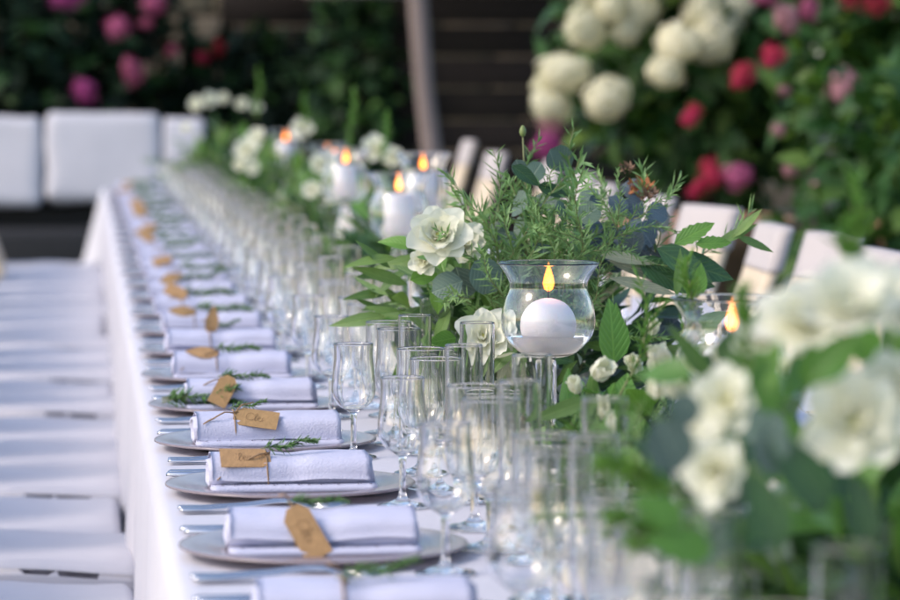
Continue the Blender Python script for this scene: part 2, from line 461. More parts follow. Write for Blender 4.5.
# foot ... stem ... bowl ... rim
wine_me = glass_mesh('wine_glass', [(0, 0), (0.029, 0.0), (0.031, 0.0015), (0.029, 0.0030), (0.014, 0.0065), (0.0052, 0.013), (0.0040, 0.030), (0.0044, 0.055), (0.007, 0.0625),
                                    (0.020, 0.071), (0.0285, 0.084), (0.0300, 0.098), (0.0280, 0.118), (0.0262, 0.138), (0.0268, 0.155)], inner_from=8)
goblet_me = glass_mesh('water_goblet', [(0, 0), (0.033, 0.0), (0.035, 0.0015), (0.033, 0.0032), (0.015, 0.007), (0.0058, 0.014), (0.0045, 0.030), (0.0050, 0.050), (0.008, 0.057),
                                        (0.024, 0.067), (0.0325, 0.082), (0.0342, 0.10), (0.0328, 0.122), (0.0315, 0.143), (0.0320, 0.163)], inner_from=8)
flute_me = glass_mesh('tall_glass', [(0, 0), (0.026, 0.0), (0.028, 0.0015), (0.026, 0.0032), (0.012, 0.007), (0.006, 0.013), (0.0052, 0.022), (0.008, 0.030),
                                     (0.0175, 0.040), (0.0212, 0.055), (0.0222, 0.085), (0.0226, 0.125), (0.0230, 0.190)], inner_from=7)

tumbler_me = glass_mesh('tumbler', [(0, 0), (0.024, 0.0), (0.026, 0.0015), (0.0268, 0.006), (0.0285, 0.05), (0.0305, 0.118)], 0.0013, 2)

def charger():
    prof = smooth_profile([(0, 0.001), (0.085, 0.001), (0.10, 0.002), (0.125, 0.007), (0.151, 0.0095), (0.155, 0.011), (0.151, 0.0135), (0.125, 0.0115), (0.102, 0.0065), (0.09, 0.0058), (0, 0.0055)], 3)
    vs, fs = lathe(prof, 72)
    return mesh('charger_plate', vs, fs, M['plate'])
plate_me = charger()
def strip(mbx, stations, mi=0):
    """stations: (x, halfwidth, z, thickness) swept along x"""
    vs = []; fs = []
    for x, hw, z, t in stations:
        vs += [(x, -hw, z), (x, -hw*0.55, z+t), (x, hw*0.55, z+t), (x, hw, z), (x, 0, z-t*0.2)]
    n = 5
    for k in range(len(stations)-1):
        for j in range(n): fs.append((k*n+j, k*n+(j+1) % n, (k+1)*n+(j+1) % n, (k+1)*n+j))
    fs.append(tuple(range(n))[::-1]); fs.append(tuple((len(stations)-1)*n+j for j in range(n)))
    mbx.add(vs, [f[::-1] for f in fs], mi)
def fork_me():
    m_ = MB()
    strip(m_, [(0, 0.007, 0.003, 0.0025), (0.004, 0.009, 0.003, 0.003), (0.03, 0.0085, 0.003, 0.003), (0.08, 0.005, 0.006, 0.003), (0.115, 0.0035, 0.010, 0.003), (0.135, 0.004, 0.010, 0.0025),
               (0.148, 0.011, 0.006, 0.002), (0.160, 0.0125, 0.004, 0.002)])
    for j in range(4):
        y = (-0.0105+0.007*j); mm = MB()
        strip(mm, [(0.158, 0.0019, 0.004, 0.002), (0.180, 0.0018, 0.0045, 0.002), (0.200, 0.0010, 0.009, 0.0016)])
        m_.add([(v[0], v[1]+y, v[2]) for v in mm.v], mm.f)
    return m_.mesh('fork', M['steel'])
def knife_me():
    m_ = MB()
    strip(m_, [(0, 0.006, 0.002, 0.003), (0.004, 0.0085, 0.002, 0.0045), (0.05, 0.0080, 0.002, 0.005), (0.088, 0.0060, 0.002, 0.0045), (0.094, 0.0065, 0.003, 0.003),
               (0.105, 0.009, 0.003, 0.002), (0.16, 0.0098, 0.003, 0.0016), (0.195, 0.007, 0.003, 0.0014), (0.212, 0.001, 0.003, 0.001)])
    return m_.mesh('knife', M['steel'])
forkm, knifem = fork_me(), knife_me()

# ---- napkins
def napkin_meshes(seed):
    L = 0.204
    # cross-section of the roll (y, z), flattened, with a lapped edge on the front
    sec = []
    n = 30
    for k in range(n):
        a = 2*PI*k/n
        cy_, sy_ = math.cos(a), math.sin(a)
        y = 0.043*math.copysign(abs(cy_)**0.62, cy_); z = 0.0175+0.0175*math.copysign(abs(sy_)**0.7, sy_)
        sec.append([y, z])
    vs = []; fs = []; nx = 34
    for i in range(nx+1):
        u = i/nx; x = -L/2+L*u
        e = min(u, 1-u)
        sc_ = 1.0-0.07*math.exp(-e*26)
        pinch = 1-0.07*math.exp(-((x-0.0)/0.018)**2)
        for k, (y, z) in enumerate(sec):
            nzv = noise.noise_vector(Vector((x*14+seed*3.1, y*30, z*40)))
            f = sc_*(pinch if z > 0.012 else 1)
            nzv += noise.noise_vector(Vector((x*45+seed*7, y*50, z*50)))*0.45+Vector((0, 1, 1))*0.5*noise.noise(Vector((x*90+y*60, seed*2, z*20)))
            vs.append((x+nzv.x*0.0025*(1 if i in (0, nx) else 0.2), y*f+nzv.y*0.0022, max(0.0002, z*f*(0.97+0.06*noise.noise(Vector((x*7, seed, 0))))+nzv.z*0.0018)))
    for i in range(nx):
        for k in range(n): fs.append((i*n+k, (i+1)*n+k, (i+1)*n+(k+1) % n, i*n+(k+1) % n))
    # recessed spiral ends
    for i, s_ in ((0, -1), (nx, 1)):
        b = i*n
        prev = list(range(b, b+n))
        for sh, dx in ((0.80, 0.0), (0.76, -0.006), (0.50, -0.004), (0.46, -0.011), (0.2, -0.009)):
            start = len(vs)
            for k in range(n):
                v = vs[b+k]
                vs.append((v[0]+s_*dx, v[1]*sh, 0.0175+(v[2]-0.0175)*sh))
            cur = list(range(start, start+n))
            for k in range(n):
                q = (prev[k], prev[(k+1) % n], cur[(k+1) % n], cur[k])
                fs.append(q if s_ < 0 else q[::-1])
            prev = cur
        fs.append(tuple(prev) if s_ < 0 else tuple(prev[::-1]))
    roll = mesh('roll', vs, fs, M['napkin'])
    # loose outer layer lapping over the top and ending on the front
    vs = []; fs = []; na = 16; nx = 30
    a0, a1 = PI*0.15, PI*(1.07+0.05*math.sin(seed*2.0))
    for lay in (0.0006, 0.0022):
        for i in range(nx+1):
            u = i/nx; x = -L/2+0.004+(L-0.006-0.004*(seed % 2))*u
            pinch = 1-0.07*math.exp(-((x-0.0)/0.018)**2)
            for k in range(na+1):
                a = a0+(a1-a0+0.05*math.sin(x*40+seed))*k/na
                cy_, sy_ = math.cos(a), math.sin(a)
                o_ = lay+0.0028+0.0012*noise.noise(Vector((x*25, a*2, seed)))+(0.002*(k/na)**4)
                vs.append((x+0.002*noise.noise(Vector((a*3, seed, i*0.2))), (0.043*pinch+o_)*math.copysign(abs(cy_)**0.62, cy_), 0.0175*pinch+(0.0175*pinch+o_)*math.copysign(abs(sy_)**0.7, sy_)))
    o_ = (nx+1)*(na+1)
    for i in range(nx):
        for k in range(na):
            q = (i*(na+1)+k, (i+1)*(na+1)+k, (i+1)*(na+1)+k+1, i*(na+1)+k+1)
            fs.append(q[::-1]); fs.append(tuple(o_+v for v in q))
    for i in range(nx):
        for k in (0, na):
            a_, b_ = i*(na+1)+k, (i+1)*(na+1)+k
            fs.append((a_, b_, o_+b_, o_+a_))
    for k in range(na):
        for i in (0, nx):
            a_, b_ = i*(na+1)+k, i*(na+1)+k+1
            fs.append((a_, b_, o_+b_, o_+a_))
    lap = mesh('outer_layer', vs, fs, M['napkin'])
    # lower folded layer peeping out in front
    vs = []; fs = []; nx = 22
    prof = [(-0.058, 0.0), (-0.0605, 0.0035), (-0.0585, 0.0078), (-0.045, 0.0092), (0.0, 0.0080), (0.035, 0.004), (0.035, 0.0)]
    for i in range(nx+1):
        x = -L/2+0.003+(L-0.001)*i/nx
        for y, z in prof:
            w_ = noise.noise(Vector((x*11, y*10, seed+5)))
            vs.append((x, y+0.003*w_*(y < -0.04), max(0, z*(1+0.18*w_))))
    m_ = len(prof)
    for i in range(nx):
        for k in range(m_): fs.append((i*m_+k, (i+1)*m_+k, (i+1)*m_+(k+1) % m_, i*m_+(k+1) % m_))
    fs.append(tuple(range(m_))); fs.append(tuple(nx*m_+k for k in range(m_))[::-1])
    fold = mesh('lower_fold', vs, fs, M['napkin'])
    return roll, fold, lap
napk = [napkin_meshes(s) for s in (1, 2, 3, 4, 5)]
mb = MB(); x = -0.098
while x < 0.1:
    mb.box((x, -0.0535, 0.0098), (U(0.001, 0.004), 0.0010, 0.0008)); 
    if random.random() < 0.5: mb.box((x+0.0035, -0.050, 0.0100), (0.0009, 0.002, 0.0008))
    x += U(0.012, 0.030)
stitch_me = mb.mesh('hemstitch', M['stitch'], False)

def twine_mesh(seed, ends):
    random.seed(seed)
    m_ = MB(); pts = []
    for k in range(25):
        a = 2*PI*k/24
        cy_, sy_ = math.cos(a), math.sin(a)
        pts.append((0.0012*math.sin(a*2), 0.0492*math.copysign(abs(cy_)**0.62, cy_), 0.0178+0.0232*math.copysign(abs(sy_)**0.7, sy_)))
    m_.tube(pts, 0.0011, 6, cap=False)
    m_.tube([(0, -0.030, 0.0395), (0.003, -0.034, 0.0425), (-0.002, -0.037, 0.042), (0.002, -0.032, 0.041)], 0.0016, 6)
    for e in ends:
        p0 = Vector((0, -0.034, 0.0415)); p1 = Vector(e)
        ps = []
        for k in range(7):
            t = k/6; p = p0.lerp(p1, t); p.z += 0.006*math.sin(PI*t)+0.0015*math.sin(t*9+seed); p.y -= 0.004*math.sin(t*7+seed)
            ps.append(p)
        m_.tube(ps, [0.0011]*6+[0.0008], 6)
    return m_.mesh('twine', M['twine'])

def tag_mesh(L, W, kind, seed):
    """tag in the xz plane hanging from its eyelet at the origin; long axis +x"""
    random.seed(seed)
    if kind == 'tag':
        out = [(-0.006, -W*0.22), (0.004, -W/2), (L, -W/2), (L, W/2), (0.004, W/2), (-0.006, W*0.22)]
    else:
        up = [(L*t, W/2*math.sin(PI*min(1, t*1.0)**0.8)) for t in (0.02, .12, .25, .4, .55, .7, .85, .97)]
        out = [(x, -z) for x, z in up]+[(x, z) for x, z in up[::-1]]
    n = len(out); vs = []; fs = []
    def bend(x): return 0.0025*math.sin(x/L*2.2+seed)
    # fan over stations for a gentle curl: subdivide polygon along x by using a centre line
    for y in (-0.0004, 0.0004):
        vs += [(x, y+bend(x), z) for x, z in out]
    cx = len(vs)
    fs.append(tuple(range(n))); fs.append(tuple(range(2*n-1, n-1, -1)))
    for k in range(n): fs.append((k, n+k, n+(k+1) % n, (k+1) % n))
    return mesh('name_tag', vs, fs, M['kraft'], False)
def writing_mesh(L, W):
    """a cursive first name and an initial, drawn in brown ink"""
    x0 = L*0.20; s = W*0.34
    strokes = [
        [(1.0, 1.0), (0.6, 1.25), (0.15, 0.9), (0.0, 0.3), (0.2, -0.25), (0.7, -0.3), (1.1, 0.0), (1.45, 0.9), (1.4, 1.35), (1.2, 1.0), (1.25, -0.25), (1.5, -0.2)],
        [(1.5, 0.1), (1.95, 0.45), (1.75, 0.7), (1.6, 0.2), (1.85, -0.25), (2.3, 0.0), (2.6, 0.55), (2.25, 0.5), (2.2, 0.0), (2.45, -0.2), (2.65, 0.5), (2.7, -0.1), (3.0, 0.1)],
        [(3.6, -0.3), (3.7, 1.2), (4.1, 0.3), (4.6, 1.3), (4.7, -0.3)],
    ]
    m_ = MB()
    for st in strokes:
        pts = smooth_profile(st, 4)
        m_.tube([(x0+p[0]*s*1.0, -0.0009, p[1]*s*0.75-s*0.25) for p in pts], 0.00022, 4)
    return m_.mesh('handwriting', M['ink'])

# ---- rosemary
def sprig_mesh(name, L, nn, nl, mats, seed, bendv=0.15, wd=0.0028, tip=0.5, rad=0.0016, lift=(0.5, 1.1)):
    random.seed(seed)
    m_ = MB(); pts = []
    bx_, by_ = U(-1, 1)*bendv, U(-1, 1)*bendv
    for k in range(9):
        t = k/8; pts.append(Vector((bx_*L*t*t+0.03*L*math.sin(t*9+seed), by_*L*t*t+0.03*L*math.cos(t*7+seed), L*t)))
    m_.tube(pts, [rad*(1-0.6*k/8) for k in range(9)], 5, 0)
    for k in range(nn):
        t = 0.06+0.94*(k/nn); i = min(7, int(t*8)); p = pts[i].lerp(pts[i+1], t*8-i)
        ax = (pts[i+1]-pts[i]).normalized()
        a = k*2.4+U(-0.9, 0.9)
        side = Vector((math.cos(a), math.sin(a), 0)); side = (side-ax*side.dot(ax)).normalized()
        el = U(lift[0]-0.15, lift[1]+0.1)+0.3*t
        d = (side*math.cos(el)+ax*math.sin(el)).normalized()
        ln = nl*U(0.5, 1.25)*(1-(1-tip)*t**3)
        wv = ax.cross(d).normalized()*wd*U(0.7, 1.2)
        bend = (ax*0.25+Vector((0, 0, -0.08)))*ln*U(-0.6, 1.0)
        q = p+d*ln*0.5+bend*0.3; e = p+d*ln+bend
        nrm = d.cross(wv).normalized()*wd*0.35
        m_.add([p, q-wv+nrm, q+wv+nrm, e, q-nrm], [(0, 1, 4), (0, 4, 2), (1, 3, 4), (4, 3, 2)], 1)
    return m_.mesh(name, mats)
napsprig = [sprig_mesh('rosemary_sprig', 0.105, 120, 0.021, [M['rosestem'], M['napsprig']], s, 0.12, 0.0019, 0.6, 0.0012, (0.45, 0.95)) for s in (21, 22, 23)]

# ---- lay the places
NAMED = {0: 'the untagged napkin', 1: 'the napkin with the hanging kraft tag', 2: 'the napkin with the handwritten flat tag', 3: 'the napkin with the twine bow',
         4: 'the napkin lying on green sprigs', 5: 'the napkin with the flat leaf-shaped tag', 6: 'the napkin with the upright leaf-shaped tag'}
def own(o, what, cat, k, prep, group):
    if k in NAMED: tag(o, what+' '+prep+' '+NAMED[k], cat, group)
    elif k < 0: tag(o, what+', blurred, set before the untagged napkin', cat, group)
    else: tag(o, what+' in the blurred row beyond the upright leaf-shaped tag', cat, group)
S, Y0 = 0.55, 3.05
CX = 0.25
NPL = 26
tw_a = twine_mesh(5, [(-0.045, -0.052, 0.026), (0.028, -0.02, 0.052)])
tw_b = twine_mesh(6, [(-0.062, -0.050, 0.010)])
tw_c = twine_mesh(9, [(-0.016, -0.03, 0.058)])
tagL = tag_mesh(0.056, 0.030, 'tag', 2); tagS = tag_mesh(0.046, 0.030, 'tag', 4); tagF = tag_mesh(0.060, 0.026, 'leaf', 3)
wrL = writing_mesh(0.056, 0.030); wrS = writing_mesh(0.046, 0.030)
# per place: twine x, tag mesh, rotation in the napkin's front plane (deg, 0 = +x, -90 down), lean from vertical, offset(x,y,z), label
spec = {
 0: (-0.02, tw_c, None, 0, 0, (0, 0, 0), 'rolled white napkin tied with twine, no tag, just nearer than the hanging kraft tag'),
 1: (-0.030, tw_c, tagL, -62, 14, (0.0, -0.046, 0.044), 'rolled white napkin with a kraft tag hanging down its front'),
 2: (-0.030, tw_b, tagL, 183, 48, (-0.002, -0.037, 0.040), 'rolled white napkin with a handwritten name on its flat kraft tag'),
 3: (-0.045, tw_a, tagL, -14, 42, (0.004, -0.037, 0.041), 'rolled white napkin with tag to the side of a twine bow'),
 4: (-0.045, tw_b, tagS, -118, 28, (0.012, -0.044, 0.043), 'rolled white napkin lying on green sprigs, tag slanting over its front'),
 5: (-0.025, tw_b, tagF, 176, 46, (0.004, -0.036, 0.040), 'rolled white napkin with a flat leaf-shaped kraft tag'),
 6: (-0.020, tw_c, tagF, 82, 6, (0.0, -0.030, 0.030), 'rolled white napkin with a leaf-shaped kraft tag standing upright'),
 7: (-0.035, tw_b, tagF, 176, 40, (0.004, -0.036, 0.041), None),
 8: (-0.04, tw_b, tagS, 150, 34, (0.004, -0.036, 0.041), None),
 9: (-0.03, tw_c, tagF, 20, 30, (-0.045, -0.036, 0.041), None),
}
def napkin_thing(k, x, y):
    random.seed(100+k)
    tx, tw, tg, rot, lean, off, lab = spec.get(k, (U(-0.045, -0.02), tw_b, random.choice([tagL, tagS, tagF, None, None]), U(150, 200), U(40, 60), (0.0, -0.036, 0.041), None))
    far_ = lab is None
    t = thing('napkin_roll', lab or 'rolled white napkin with twine and kraft tag, in the blurred far part of the row', 'napkin', (x, y, TZ+0.0065), R(U(-2.5, 2.5)),
              'napkin rolls farther along the table' if far_ else None)
    rl, fd, lp = napk[k % 5]
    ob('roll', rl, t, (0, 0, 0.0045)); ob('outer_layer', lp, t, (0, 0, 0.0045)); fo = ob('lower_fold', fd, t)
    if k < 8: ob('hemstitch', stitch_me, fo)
    ob('twine', tw, t, (tx, 0, 0.0055))
    if tg:
        e = Matrix.Rotation(R(-lean), 4, 'X') @ Matrix.Rotation(R(-rot), 4, 'Y')
        tgo = ob('name_tag', tg, t, (tx+off[0], off[1]-0.002, off[2]+0.003), e.to_quaternion())
        if k < 6 and tg is not tagF: 
            wo_ = ob('handwriting', wrL if tg is tagL else wrS, tgo)
            if 90 < rot < 270: wo_.rotation_euler = (0, PI, 0); wo_.location = (0.056 if tg is tagL else 0.046, 0, 0)
    return t, tx
for k in range(-1, NPL):
    y = Y0+S*k+random.Random(k).uniform(-0.012, 0.012)
    rr = random.Random(500+k)
    far_ = k > 9
    p = ob('charger_plate', plate_me, None, (CX+rr.uniform(-.004, .004), y, TZ+0.0015), (0, 0, rr.uniform(0, 6)))
    own(p, 'clear glass charger plate', 'plate', k, 'under', 'glass charger plates')
    if k >= 0:
        t, tx = napkin_thing(k, CX+rr.uniform(-.004, .004), y)
        sp_lab = {1: 'short rosemary sprig tucked behind the hanging kraft tag', 2: 'bright rosemary sprig beside the kraft tag with handwriting',
                  3: 'rosemary sprig nearly hidden behind the napkin with a twine bow', 4: 'rosemary sprig beside the slanting kraft tag',
                  5: 'rosemary sprig beside the flat leaf-shaped tag', 0: 'short rosemary sprig on the napkin without a tag', 6: 'rosemary sprig behind the upright leaf-shaped tag'}.get(k)
        tilt = {2: 1.33, 3: 1.5, 1: 1.45}.get(k, 1.47)
        sl = {1: 0.6, 0: 0.7, 2: 0.68, 3: 0.5, 5: 0.75, 6: 0.6}.get(k, 0.72 if k < 7 else 1.1)
        yoff = {2: -0.020, 3: 0.02, 1: 0.012}.get(k, -0.012)
        s_ = ob('rosemary_sprig', napsprig[k % 3], None, (t.location.x+tx-0.006, y+yoff, TZ+0.0555), (0, tilt, rr.uniform(-0.12, 0.12)), sl)
        tag(s_, sp_lab or 'rosemary sprig on a rolled napkin in the blurred far part of the row', 'herb sprig', None if sp_lab else 'rosemary sprigs on the far napkins')
        if k == 4:
            for j in range(3):
                s_ = ob('rosemary_sprig', napsprig[j], None, (CX-0.135, y-0.045+0.012*j, TZ+0.0215), (0, 1.50, 0.1*j-0.1), 1.1)
                tag(s_, 'rosemary sprig lying on the glass plate under the napkin edge', 'herb sprig', 'sprigs under one napkin')
    # cutlery
    for j, dy in enumerate((-0.180, -0.202)):
        f = ob('fork', forkm, None, (0.104+rr.uniform(-.004, .004), y+dy, TZ+0.002), (0, 0, rr.uniform(-.03, .03)))
        own(f, 'polished steel fork', 'fork', k, 'beside', 'forks')
    for j, dy in enumerate((0.172, 0.196)):
        f = ob('knife', knifem, None, (0.104+rr.uniform(-.004, .004), y+dy, TZ+0.002), (0, 0, rr.uniform(-.03, .03)))
        own(f, 'polished steel knife', 'knife', k, 'beside', 'knives')
for k in range(-3, NPL):
    y = Y0+S*k; rr = random.Random(900+k)
    j = lambda a: rr.uniform(-a, a)
    o = ob('wine_glass', wine_me, None, (0.366+j(.008), y-0.165+j(.02), TZ+0.0015), (0, 0, j(3)))
    own(o, 'small stemmed tulip wine glass', 'wine glass', k, 'at the end of', 'tulip wine glasses')
    o = ob('water_goblet', goblet_me, None, (0.438+j(.008), y+0.17+j(.025), TZ+0.0015), (0, 0, j(3)))
    own(o, 'wider stemmed water goblet', 'goblet', k, 'set for', 'water goblets')
    o = ob('champagne_glass', flute_me, None, (0.452+j(.006), y-0.10+j(.025), TZ+0.0015), (0, 0, j(3)))
    own(o, 'tall narrow straight glass', 'glass', k, 'set for', 'tall narrow glasses')
    o = ob('water_goblet', goblet_me, None, (0.432+j(.006), y+0.015+j(.02), TZ+0.0015), (0, 0, j(3)))
    own(o, 'wider stemmed water goblet', 'goblet', k, 'set for', 'water goblets')
    o = ob('champagne_glass', flute_me, None, (0.505+j(.006), y+0.22+j(.025), TZ+0.0055), (0, 0, j(3)))
    own(o, 'tall narrow straight glass', 'glass', k, 'set for', 'tall narrow glasses')
    o = ob('tumbler', tumbler_me, None, (0.492+j(.008), y+0.045+j(.03), TZ+0.0045), (0, 0, j(3)))
    own(o, 'plain straight-sided tumbler behind the stemmed glasses', 'tumbler', k, 'of', 'tumblers')
# glasses of the opposite places that show between the greenery
for (x, y, me_, nm, lab, cat) in ((1.00, 5.05, goblet_me, 'water_goblet', 'stemmed goblet across the table in front of the chairs', 'goblet'),
                                  (1.02, 5.60, goblet_me, 'water_goblet', 'stemmed goblet across the table in front of the chairs', 'goblet'),
                                  (0.98, 4.45, goblet_me, 'water_goblet', 'stemmed goblet across the table in front of the chairs', 'goblet'),
                                  (0.99, 6.3, goblet_me, 'water_goblet', 'stemmed goblet across the table in front of the chairs', 'goblet')):
    tag(ob(nm, me_, None, (x, y, TZ+0.0015)), lab, cat, 'goblets across the table')

# ================================================================== CANDLES
def holder_bowl(R_, Hb, z0, rim):
    """bowl profile above z0: globe with waist and flaring rim"""
    return [(0.010, z0), (R_*0.55, z0+Hb*0.05), (R_*0.90, z0+Hb*0.22), (R_*0.99, z0+Hb*0.40), (R_*0.92, z0+Hb*0.60), (R_*0.82, z0+Hb*0.74), (R_*0.88, z0+Hb*0.86), (rim, z0+Hb)]
def flame_mesh(h=0.042, r=0.0082):
    vs, fs = lathe([(0, 0), (r*0.75, h*0.10), (r, h*0.28), (r*0.8, h*0.5), (r*0.42, h*0.76), (r*0.12, h*0.94), (0, h)], 14)
    vs = [(v[0]+0.0012*math.sin(v[2]/h*3), v[1], v[2]) for v in vs]
    return mesh('flame', vs, fs, M['flame'])
flame_me = flame_mesh()
mb = MB(); mb.tube([(0, 0, -0.002), (0.0005, 0, 0.006), (0.001, 0, 0.015)], 0.0010, 6); wick_me = mb.mesh('wick', M['wick'])
def holder(name, label, x, y, H, foot, candle, group=None, water=True, R_=0.064, rim=0.069, Hb=0.128):
    t = thing(name, label, 'candle holder', (x, y, TZ+0.0052), U(0, 6), group)
    z0 = H-Hb
    if foot == 'stem':
        prof = [(0, 0), (0.050, 0), (0.052, 0.002), (0.048, 0.005), (0.022, 0.010), (0.013, 0.020), (0.0115, z0*0.5), (0.0115, z0-0.008)]
    else:
        prof = [(0, 0), (0.058, 0), (0.060, 0.002), (0.056, 0.006), (0.043, z0*0.30), (0.029, z0*0.60), (0.016, z0*0.86), (0.0115, z0-0.006)]
    bowl = holder_bowl(R_, Hb, z0, rim)
    me = glass_mesh('glass_bowl', prof+bowl, 0.0022, len(prof), 48)
    ob('glass_bowl', me, t)
    if foot != 'stem': pass
    zt = z0
    if water:
        sm = smooth_profile(bowl, 6); lv = z0+Hb*0.25
        pw = [(0, z0+0.0050)]+[(r-0.0029, z) for r, z in sm if z0+0.0062 < z < lv and r > 0.012]
        rr_ = pw[-1][0]; pw += [(rr_, lv), (0, lv)]
        vs, fs = lathe(pw, 48); ob('water', mesh('water', vs, fs, M['water']), t)
    cz = None
    if candle == 'ball':
        r = 0.0375
        vs, fs = lathe([(r*math.sin(PI*k/20), -r*math.cos(PI*k/20)*(0.99 if k < 17 else 0.97)) for k in range(21)], 36)
        c0 = z0+0.0445
        c = ob('ball_candle', mesh('ball_candle', vs, fs, M['wax']), t, (0.0, 0, c0)); top = r*0.97
    else:
        r = 0.0315; h = 0.088
        prof = [(0, 0), (r-0.004, 0), (r, 0.004), (r, h-0.004), (r-0.002, h-0.0008), (r-0.006, h), (r*0.5, h-0.003), (0, h-0.004)]
        vs, fs = lathe(prof, 36)
        c = ob('pillar_candle', mesh('pillar_candle', vs, fs, M['wax']), t, (0, 0, z0+Hb*0.12)); top = h-0.004
    ob('wick', wick_me, c, (0, 0, top)); ob('flame', flame_me, c, (0.0006, 0, top+0.008))
    return t
holder('candle_holder', 'clear glass footed bowl with a floating white ball candle, flame lit', 0.612, 4.45, 0.264, 'stem', 'ball')
holder('candle_holder', 'glass footed bowl with lit candle half hidden behind white blossoms', 0.715, 3.70, 0.262, 'stem', 'ball')
holder('candle_holder', 'footed glass bowl with white pillar candle beside the large white rose', 0.658, 7.1, 0.322, 'cone', 'pillar', water=False, Hb=0.15)
holder('candle_holder', 'footed glass bowl with pillar candle, next to the leaning chair back', 0.800, 8.0, 0.347, 'cone', 'pillar', water=False, Hb=0.15)
holder('candle_holder', 'glass bowl with pillar candle on a trumpet foot, among tall glasses', 0.690, 9.0, 0.342, 'cone', 'pillar', water=False, Hb=0.15)
holder('candle_holder', 'blurred glass bowl with pillar candle near the far end of the garland', 0.745, 12.6, 0.352, 'cone', 'pillar', water=False, Hb=0.15)
holder('candle_holder', 'small far glass bowl with lit candle, hidden deep in the garland', 0.80, 11.2, 0.32, 'cone', 'pillar', water=False, Hb=0.15)
# tea lights standing on the cream strip
votive_me = glass_mesh('votive', [(0, 0), (0.028, 0), (0.030, 0.002), (0.0315, 0.02), (0.033, 0.055)], 0.002, 1, 32)
vs, fs = lathe([(0, 0), (0.024, 0), (0.025, 0.002), (0.025, 0.02), (0.023, 0.021), (0, 0.020)], 24)
tl_me = mesh('tealight', vs, fs, M['wax'])
for x, y, lab in ((0.60, 7.75, 'low glass tea light glowing in front of a trumpet foot'), (0.585, 9.3, 'small glass tea light glowing at the edge of the greenery'), (0.57, 11.6, 'tiny far tea light glowing below the white blossoms')):
    t = thing('tealight', lab, 'tea light', (x, y, TZ+0.0052))
    ob('votive_glass', votive_me, t); c = ob('tealight_candle', tl_me, t, (0, 0, 0.006)); ob('flame', flame_me, c, (0, 0, 0.02), scale=0.8)

# ================================================================== FLOWERS AND FOLIAGE
def leaf_mesh(name, L, W, kind, m, curl=0.25, fold=0.25, seed=0, n=6):
    vs = []; fs = []
    for k in range(n+1):
        t = k/n
        if kind == 'lance': wd = math.sin(PI*t**0.85)**0.9
        elif kind == 'round': wd = math.sqrt(max(0, 1-(2*t-1)**2))**0.9
        elif kind == 'ovate': wd = math.sin(PI*t**0.72)**0.85
        elif kind == 'sage': wd = math.sin(PI*t**0.8)**0.8*(1+0.10*(-1)**k)
        wd = max(wd, 0.03)*W/2
        y = L*t; z = -curl*L*t*t
        tw = 0.10*math.sin(seed+t*4)
        for s in (-1, 0, 1):
            vs.append((s*wd, y, z+abs(s)*wd*fold+s*wd*tw))
    for k in range(n):
        for j in (0, 1): fs.append((k*3+j, k*3+j+1, (k+1)*3+j+1, (k+1)*3+j))
    return mesh(name, vs, fs, m)
LV = {
 'olive': [leaf_mesh('leaf', 0.085, 0.019, 'lance', M['olive'], c, 0.3, s) for s, c in enumerate((0.05, 0.25, -0.15))],
 'bright': [leaf_mesh('leaf', 0.070, 0.036, 'ovate', M['bright'], c, 0.25, s) for s, c in enumerate((0.1, 0.3, -0.1))],
 'dark': [leaf_mesh('leaf', 0.080, 0.036, 'ovate', M['dark'], c, 0.25, s) for s, c in enumerate((0.1, 0.35, -0.1))],
 'euca': [leaf_mesh('leaf', 0.042, 0.038, 'round', M['euca'], c, 0.12, s) for s, c in enumerate((0.1, 0.25, -0.15))],
 'bluee': [leaf_mesh('leaf', 0.048, 0.042, 'round', M['bluee'], c, 0.12, s) for s, c in enumerate((0.1, 0.25, -0.15))],
 'pale': [leaf_mesh('leaf', 0.100, 0.020, 'lance', M['pale'], c, 0.2, s) for s, c in enumerate((0.05, 0.3, -0.1))],
 'sage': [leaf_mesh('leaf', 0.085, 0.034, 'sage', M['bright'], c, 0.25, s, n=12) for s, c in enumerate((0.1, 0.25, 0.0))],
}
def rosemary(seed, L): return sprig_mesh('rosemary_stem', L, int(L*330), 0.034, [M['rosestem'], M['rosemary']], seed, 0.62, 0.0026, 0.7, 0.0015, (0.35, 0.95))
ROS = [rosemary(40+s, L) for s, L in enumerate((0.17, 0.20, 0.23, 0.19, 0.15, 0.21))]
def petal_mesh(L, W, cup, ruf, seed):
    vs = []; fs = []; nu, nv = 7, 6
    for j in range(nv+1):
        t = j/nv
        wd = W/2*(math.sin(PI*(0.10+0.80*t**0.75))**0.7)
        for i in range(nu+1):
            u = 2*i/nu-1
            y = L*t*(1-0.10*u*u*t)
            x = u*wd
            z = cup*L*(t**1.6)+0.28*wd*u*u+ruf*L*math.sin(u*5+seed)*t*t+ruf*L*0.8*math.sin(t*6+seed*2+u*2)*t
            vs.append((x, y, z))
    for j in range(nv):
        for i in range(nu): fs.append((j*(nu+1)+i, j*(nu+1)+i+1, (j+1)*(nu+1)+i+1, (j+1)*(nu+1)+i))
    return mesh('petal', vs, fs, M['petal'])
PET = [petal_mesh(1.0, 0.95, 0.12, 0.045, s) for s in range(4)]
vs, fs = lathe([(0, -0.4), (0.6, -0.2), (0.9, 0.2), (0.8, 0.6), (0.4, 0.9), (0, 1.0)], 10)
heart_me = mesh('flower_heart', vs, fs, M['heart'])
